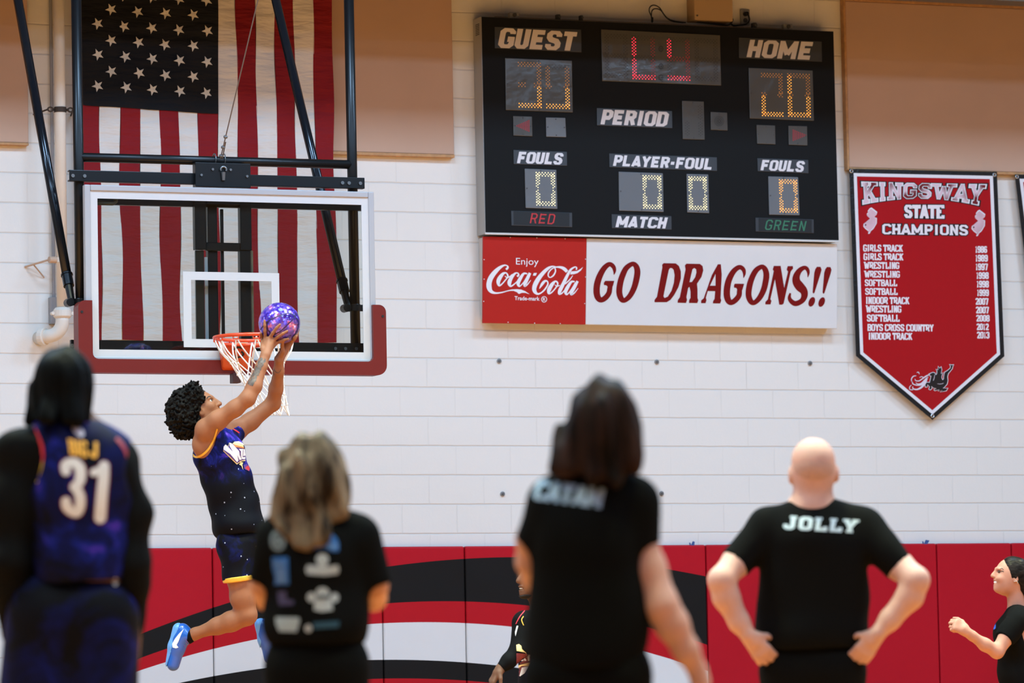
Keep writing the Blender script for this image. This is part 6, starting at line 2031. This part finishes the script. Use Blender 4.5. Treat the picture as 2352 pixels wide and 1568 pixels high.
emb_('emblem_orange_band', mat('emblem_orange', (206, 122, 62), rough=.6), .0075, [(560, 300), (640, 330), (860, 390), (985, 440), (985, 470), (640, 410), (590, 350)])
emb_('emblem_star', WG, .007, [(785, 900), (850, 960), (920, 970), (885, 1050), (920, 1240), (850, 1080), (770, 1040), (820, 990)])
emb_('emblem_ball', WR_, .007, [(985, 1150), (1100, 1070), (1160, 1190), (1130, 1265), (1040, 1220)])
emb_('emblem_ball_band', WV, .006, [(930, 1060), (1090, 1010), (1170, 1190), (1140, 1290), (960, 1200)])
# shorts
S = Solid(lo, hi, .006)
S.ell(J(547, 1224, .02), (.130, .152, .085), None, .04)
S.cone(J(543, 1252, -.06), J(549, 1331, -.10), .114, .089, .03, flat=2).cone(J(562, 1252, .10), J(612, 1322, .13), .114, .088, .03, flat=2)
S.cut(J(545, 1190), V(0, 0, 1)).wrinkle(.007, (20, 20, 26), 34)
sho, bvs = S.mesh('shorts', galaxy('galaxy_shorts_print', 1.5, .62), t)
S = Solid(lo, hi, .0045)
S.cone(J(547.6, 1322.5, -.10), J(549.2, 1334, -.10), .0945, .0915, 0, flat=1)
S.mesh('hem', M_GOLD, sho)
# socks and shoes
M_BLUE = mat('shoe_blue', (28, 92, 190), rough=.3, coat=.4)
M_BLUEL = mat('shoe_light_blue', (98, 160, 236), rough=.35)


def shoe(an, heel, mid, toe, sole_dir, sign=True, sock_top=None):
    S = Solid(*bounds([an, heel, toe, sock_top], .1), .005)
    S.cone(sock_top, an, .033, .037, .01).cone(an, heel * .7 + mid * .3, .037, .034, .02)
    S.mesh('sock', M_COMP, t)
    S = Solid(*bounds([an, heel, toe], .1), .0048)
    up = -np.asarray(sole_dir)
    S.cone(heel, mid, .041, .041, .03).cone(mid, toe, .042, .036, .03).cone(an - unit(up) * .005, heel * .5 + mid * .5, .042, .040, .03)
    so, bv = S.mesh('shoe', M_BLUE, t)
    S = Solid(*bounds([an, heel, toe], .1), .0045)
    o3 = np.asarray(sole_dir)
    S.cone(heel + o3 * .022, mid + o3 * .018, .036, .036, .02).cone(mid + o3 * .018, toe + o3 * .014, .037, .032, .02)
    d_ = unit(toe - heel)
    S.cut((heel + toe) / 2 + o3 * .027, -o3)
    S.mesh('sole', M_BLUEL, so)
    return so, bv


sd = unit(-BH[:, 0] * .93 + V(0, 0, .32))
so, bvsh = shoe(J(432, 1462, -.01), J(419, 1447, -.0), J(408, 1486, -.0), J(398, 1526, -.0), sd, sock_top=J(446, 1456, -.02))
ks = lambda p: (340 + p[0] * .26667, 1150 + p[1] * .26658)
drape([dense(polyfill([ks(p) for p in ((308, 1102), (285, 1150), (262, 1210), (246, 1240), (262, 1262), (240, 1270), (212, 1262), (208, 1230), (230, 1190), (265, 1145))]), 3)], [bvsh], .002).build('side_mark', mat('mark_white', (236, 236, 240), rough=.5), so)
lace = MB()
drape([ribbon([(ks(p)[0], ks(p)[1], 1.2) for p in pp]) for pp in ([(320, 1190), (350, 1225), (362, 1245)], [(325, 1215), (345, 1260), (350, 1310)], [(310, 1240), (335, 1290), (330, 1335)])], [bvsh], .004).build('laces', mat('lace_violet', (120, 90, 190), rough=.6), so)
shoe(J(628, 1452, .31), J(607, 1436, .32), J(614, 1470, .33), J(620, 1510, .34), sd, sock_top=J(634, 1440, .28))

# ================================================================== PLAYER HALF HIDDEN BEHIND THE DARK-HAIRED WOMAN
J = JF(24.2)
hip = J(1250, 1620)
t = thing('person', 'bearded player in a dark jersey and black sleeves, mostly hidden behind the dark-haired woman', 'person', ground(hip))
lo, hi = box(J, 1110, 1330, 1270, 1640, -.36, .3)
S = Solid(lo, hi, .007)
hc6 = J(1236, 1325)
f6 = unit(-BH[:, 0] * .93 - BH[:, 1] * .36 + V(0, 0, .12)); u6 = V(0, 0, 1) - f6 * f6[2]; u6 = unit(u6); l6 = np.cross(f6, u6); R6 = np.stack([f6, l6, u6], 1)
H6 = lambda f, l, u: hc6 + f6 * f + l6 * l + u6 * u
S.ell(hc6, (.098, .077, .108), R6, .02).ell(H6(.035, 0, -.06), (.062, .058, .06), R6, .03).ell(H6(.078, 0, -.104), (.024, .024, .018), R6, .02)
S.cone(H6(.095, 0, .01), H6(.115, 0, -.034), .011, .015, .012)
S.ell(H6(.098, 0, -.064), (.012, .027, .007), R6, .006).ell(H6(.094, 0, -.086), (.012, .024, .008), R6, .006).ell(H6(.10, 0, -.075), (.02, .02, .005), R6, .003, sub=True)
for s in (-1, 1): S.ell(H6(0, s * .078, -.02), (.018, .009, .03), R6, .006)
S.cone(H6(-.01, 0, -.07), J(1245, 1420), .058, .065, .04).cone(J(1203, 1428, -.12), J(1300, 1430, .12), .06, .06, .05)
S.ell(J(1245, 1500), (.13, .14, .2), None, .05).ell(J(1250, 1590), (.12, .14, .2), None, .05)
A6 = [J(1203, 1432, -.14), J(1192, 1492, -.2), J(1168, 1518, -.24), J(1150, 1534, -.26)]
S.chain(A6, [.055, .043, .035, .027], .02)
hand(S, A6[-1], J(1132, 1562, -.27) - A6[-1], V(0, 0, -1) + BH[:, 0] * .6, BH[:, 0] * .6 - BH[:, 1] + V(0, 0, .2), curl=(.5, .7, .5), r=.0098)
for s in (-1, 1): S.cone(J(1250, 1640) + BH[:, 1] * .1 * s, ground(J(1250, 1640)) + BH[:, 1] * .12 * s + V(0, 0, .06), .08, .04, .04)
body, bvb = S.mesh('body', skin('skin_deep', (104, 72, 56)), t)
S = Solid(*bounds([hc6], .17), .0055)
S.ell(H6(-.012, 0, .012), (.1, .08, .108), R6, .01).cut(H6(.055, 0, .03), unit(f6 - u6 * .35))
S.mesh('hair', mat('hair_cropped', (18, 16, 16), rough=.8), t)
S = Solid(*bounds([hc6], .17), .0055)
S.ell(H6(.036, 0, -.062), (.067, .062, .064), R6, .02).ell(H6(.078, 0, -.106), (.029, .029, .023), R6, .02)
S.cut(H6(0, 0, -.088), unit(u6 + f6 * .25))
S.mesh('beard', mat('beard_dark', (28, 22, 20), rough=.8), t)
tm = MB(); tm.ball(H6(.093, 0, -.0745), (.011, .018, .0045), R=R6, seg=12, rings=8); tm.build('teeth', mat('teeth', (226, 216, 204), rough=.3), t, smooth=True)
for s in (-1, 1):
    e_ = MB(); e_.ball(H6(.082, s * .033, .004), .012, seg=12, rings=8); e_.build('eye', mat('eye_white3', (220, 216, 212), rough=.2), t, smooth=True)
S = Solid(lo, hi, .007)
S.cone(J(1206, 1430, -.12), J(1298, 1432, .12), .07, .07, .05).chain(A6[:3] + [J(1156, 1529, -.255)], [.064, .051, .042, .034], .02)
S.cut(J(1240, 1396), V(0, 0, 1))
und, bvu = S.mesh('undershirt', M_COMP, t)
S = Solid(lo, hi, .007)
S.ell(J(1243, 1480), (.145, .155, .16), None, .06).ell(J(1248, 1570), (.142, .158, .18), None, .08).ell(J(1249, 1640), (.15, .17, .13), None, .06).cone(J(1225, 1425, -.07), J(1280, 1428, .09), .065, .065, .05)
S.cut(J(1243, 1400), V(0, 0, 1)).cut(J(1248, 1668), V(0, 0, -1))
S.ell(J(1186, 1432, -.2), (.075, .12, .08), None, .004, sub=True)
jer, bvj = S.mesh('jersey', galaxy('galaxy_jersey_dark', 1.6, .60), t)
k11 = lambda p: (1100 + p[0] * .2092, 1240 + p[1] * .2092)


def j6(name, m, off, *polys, rb=None):
    sh = [dense(polyfill([k11(p) for p in q]), 2.5) for q in polys]
    if rb: sh += [dense(ribbon([(*k11(p[:2]), p[2] * .2092) for p in q]), 2.5) for q in rb]
    mb = drape(sh, [bvj, bvu], off)
    if mb.v: mb.build(name, m, jer)


j6('trim_red', M_TRIMRED, .004, rb=[[(510, 765, 9), (455, 830, 9), (425, 880, 9), (405, 920, 8)]])
j6('trim_gold', M_GOLD, .004, rb=[[(490, 835, 8), (470, 870, 9), (478, 905, 9), (492, 935, 8)]])
j6('white_mark', WP, .004, [(415, 940), (432, 940), (402, 1055), (396, 1010)])
j6('emblem_gold', WG, .004, [(410, 1150), (440, 1140), (465, 1160), (472, 1195), (520, 1250), (560, 1340), (555, 1385), (470, 1380), (415, 1420), (412, 1380), (545, 1345), (515, 1235), (415, 1215)])
j6('emblem_field', mat('emblem_maroon', (110, 26, 36), rough=.6), .005, [(412, 1240), (560, 1250), (570, 1340), (412, 1365)], [(415, 1420), (470, 1385), (520, 1380), (440, 1495)])
mb = drape([dense(slab_text('ART', [k11(p) for p in ((415, 1255), (565, 1260), (572, 1322), (412, 1328))], .26, .5, .05, serif=.0), 2.5)], [bvj], .006)
if mb.v: mb.build('emblem_lettering', WP, jer)
j6('emblem_white', WP, .006, [(470, 1400), (535, 1385), (540, 1395), (500, 1460), (450, 1495), (445, 1490)])
legs_and_shoes(t, J(1250, 1640), .09, .14, .05, galaxy('galaxy_shorts_dark', 1.2, .6), .011, 'shorts', facing=f6 * V(1, 1, 0) / np.linalg.norm(f6[:2]))

# ================================================================== SMILING WOMAN AT THE RIGHT EDGE
J = JF(24.0)
hip = J(2335, 1620)
t = thing('person', 'smiling woman in black T-shirt with slicked-back dark hair and raised fist, right edge', 'person', ground(hip))
lo, hi = box(J, 2175, 2420, 1265, 1640, -.4, .32)
S = Solid(lo, hi, .0058)
hc7 = J(2322, 1322)
f7 = unit(-BH[:, 0] * .985 - BH[:, 1] * .12 + V(0, 0, .10)); u7 = unit(V(0, 0, 1) - f7 * f7[2]); l7 = np.cross(f7, u7); R7 = np.stack([f7, l7, u7], 1)
H7 = lambda f, l, u: hc7 + f7 * f + l7 * l + u7 * u
S.ell(hc7, (.090, .070, .100), R7, .02).ell(H7(.032, 0, -.055), (.055, .05, .055), R7, .03).ell(H7(.073, 0, -.078), (.018, .020, .016), R7, .02)
S.cone(H7(.084, 0, .022), H7(.104, 0, -.008), .0085, .0115, .012)
for s in (-1, 1):
    S.ell(H7(.097, s * .011, -.012), (.008, .007, .006), R7, .005).ell(H7(.066, s * .038, -.022), (.022, .016, .018), R7, .015)
    S.cone(H7(.084, s * .012, .032), H7(.074, s * .044, .03), .008, .006, .01).ell(H7(.080, s * .030, .016), (.013, .014, .008), R7, .006, sub=True)
    S.ell(H7(-.012, s * .070, -.012), (.016, .008, .027), R7, .006).ell(H7(-.010, s * .077, -.010), (.008, .005, .015), R7, .003, sub=True)
S.ell(H7(.088, 0, -.030), (.010, .026, .005), R7, .005).ell(H7(.082, 0, -.056), (.011, .023, .006), R7, .006).ell(H7(.088, 0, -.042), (.022, .023, .008), R7, .003, sub=True)
S.cone(H7(-.025, 0, -.06), J(2336, 1400), .044, .052, .02).cone(J(2338, 1424, -.13), J(2350, 1424, .13), .045, .045, .05)
S.ell(J(2332, 1470), (.095, .14, .16), None, .05).ell(J(2338, 1580), (.105, .13, .2), None, .05)
A7 = [J(2336, 1425, -.15), J(2312, 1462, -.2), J(2290, 1496, -.24), J(2262, 1480, -.27), J(2232, 1459, -.3), J(2222, 1452, -.31)]
S.chain(A7, [.046, .042, .037, .034, .025, .024], .02)
A8 = [J(2352, 1428, .12), J(2362, 1500, .2), J(2352, 1560, .22)]
S.chain(A8, [.05, .036, .025], .02)
hand(S, A7[-1], J(2204, 1440, -.32) - A7[-1], V(0, 0, -.6) + BH[:, 1] * .9, V(0, 0, 1) + BH[:, 1] * .3, L=.17, curl=(1.05, 1.25, .7), r=.0085)
hand(S, A8[-1], J(2345, 1600, .22) - A8[-1], -BH[:, 1], V(0, 0, 1), L=.165, curl=(.9, 1., .6), r=.0085)
for s in (-1, 1): S.cone(J(2338, 1640) + BH[:, 1] * .08 * s, ground(J(2338, 1640)) + BH[:, 1] * .09 * s + V(0, 0, .06), .07, .035, .04)
body, bvb = S.mesh('body', skin('skin_olive', (178, 128, 112)), t)
tm = MB(); tm.ball(H7(.0825, 0, -.043), (.011, .022, .0095), R=R7, seg=14, rings=8); tm.build('teeth', mat('teeth_white', (240, 234, 230), rough=.25), t, smooth=True)
BRM = mat('brow_dark', (34, 24, 22), rough=.7)
k12 = lambda p: (2150 + p[0] * .2091, 1240 + p[1] * .2092)
drape([ribbon([(*k12(p), 1.2) for p in ((702, 312), (720, 308), (742, 325))])], [bvb], .0015).build('eyebrow', BRM, body)
drape([ribbon([(*k12(p), 1.6) for p in ((712, 345), (728, 340), (745, 348))])], [bvb], .0015).build('eyelashes', BRM, body)
for s in (-1, 1):
    e_ = MB(); e_.ball(H7(.072, s * .030, .016), .0105, seg=12, rings=8); e_.build('eye', mat('eye_dark', (70, 52, 46), rough=.2), t, smooth=True)
S = Solid(*bounds([hc7, J(2360, 1370)], .2), .005)
S.ell(H7(-.014, 0, .014), (.093, .0745, .095), R7, .01).ell(H7(-.075, 0, -.03), (.05, .06, .07), R7, .04).cone(H7(-.09, 0, -.02), H7(-.12, 0, -.14), .045, .03, .03)
S.cut(H7(.036, 0, .035), unit(f7 - u7 * .55))
S.ell(H7(.02, 0, -.06), (.07, .1, .055), R7, .01, sub=True)
S.wrinkle(.003, (40, 40, 30), 44)
S.mesh('hair', hair_mat('hair_slick', (16, 14, 14), (40, 34, 32), (20, 20, 40), .3), t)
ear = H7(-.012, -.079, -.038) if (l7 @ BH[:, 1]) > 0 else H7(-.012, .079, -.038)
mb = MB(); mb.tube([ear + f7 * .011 * math.cos(q) + u7 * .008 * math.sin(q) for q in np.linspace(.6, 3.9, 12)], .002, 6); mb.build('earring', mat('silver', (220, 220, 224), rough=.2, metal=1), t, smooth=True)
S = Solid(lo, hi, .0065)
S.cone(J(2338, 1420, -.12), J(2348, 1420, .12), .064, .064, .05).cone(J(2336, 1404), J(2338, 1430), .06, .07, .04)
S.ell(J(2326, 1465), (.105, .15, .14), None, .05).ell(J(2336, 1545), (.108, .135, .16), None, .06)
S.cone(J(2336, 1426, -.15), J(2306, 1468, -.21), .066, .055, .02, flat=2).cone(J(2350, 1426, .15), J(2338, 1470, .18), .062, .052, .02, flat=2)
S.cone(J(2336, 1400), J(2330, 1360), .05, .06, .01, sub=True).cut(J(2336, 1600), V(0, 0, -1)).wrinkle(.005, (20, 20, 22), 45)
tee, bvt = S.mesh('tshirt', M_TEE, t)
_q = drape([dense(polyfill([k12(p) for p in ((612, 930), (655, 900), (655, 965), (615, 1000))]), 2)], [bvt, bvb], .003).build('chest_print', mat('print_blue', (40, 80, 190), rough=.7), tee)
drape([dense(polyfill([k12(p) for p in ((625, 860), (655, 835), (658, 880), (630, 905))]), 2)], [bvt, bvb], .003).build('chest_print', mat('print_grey', (120, 124, 134), rough=.7), tee)
legs_and_shoes(t, J(2338, 1600), .085, .125, .05, M_TROUSER, .011, facing=unit(f7 * V(1, 1, 0)))
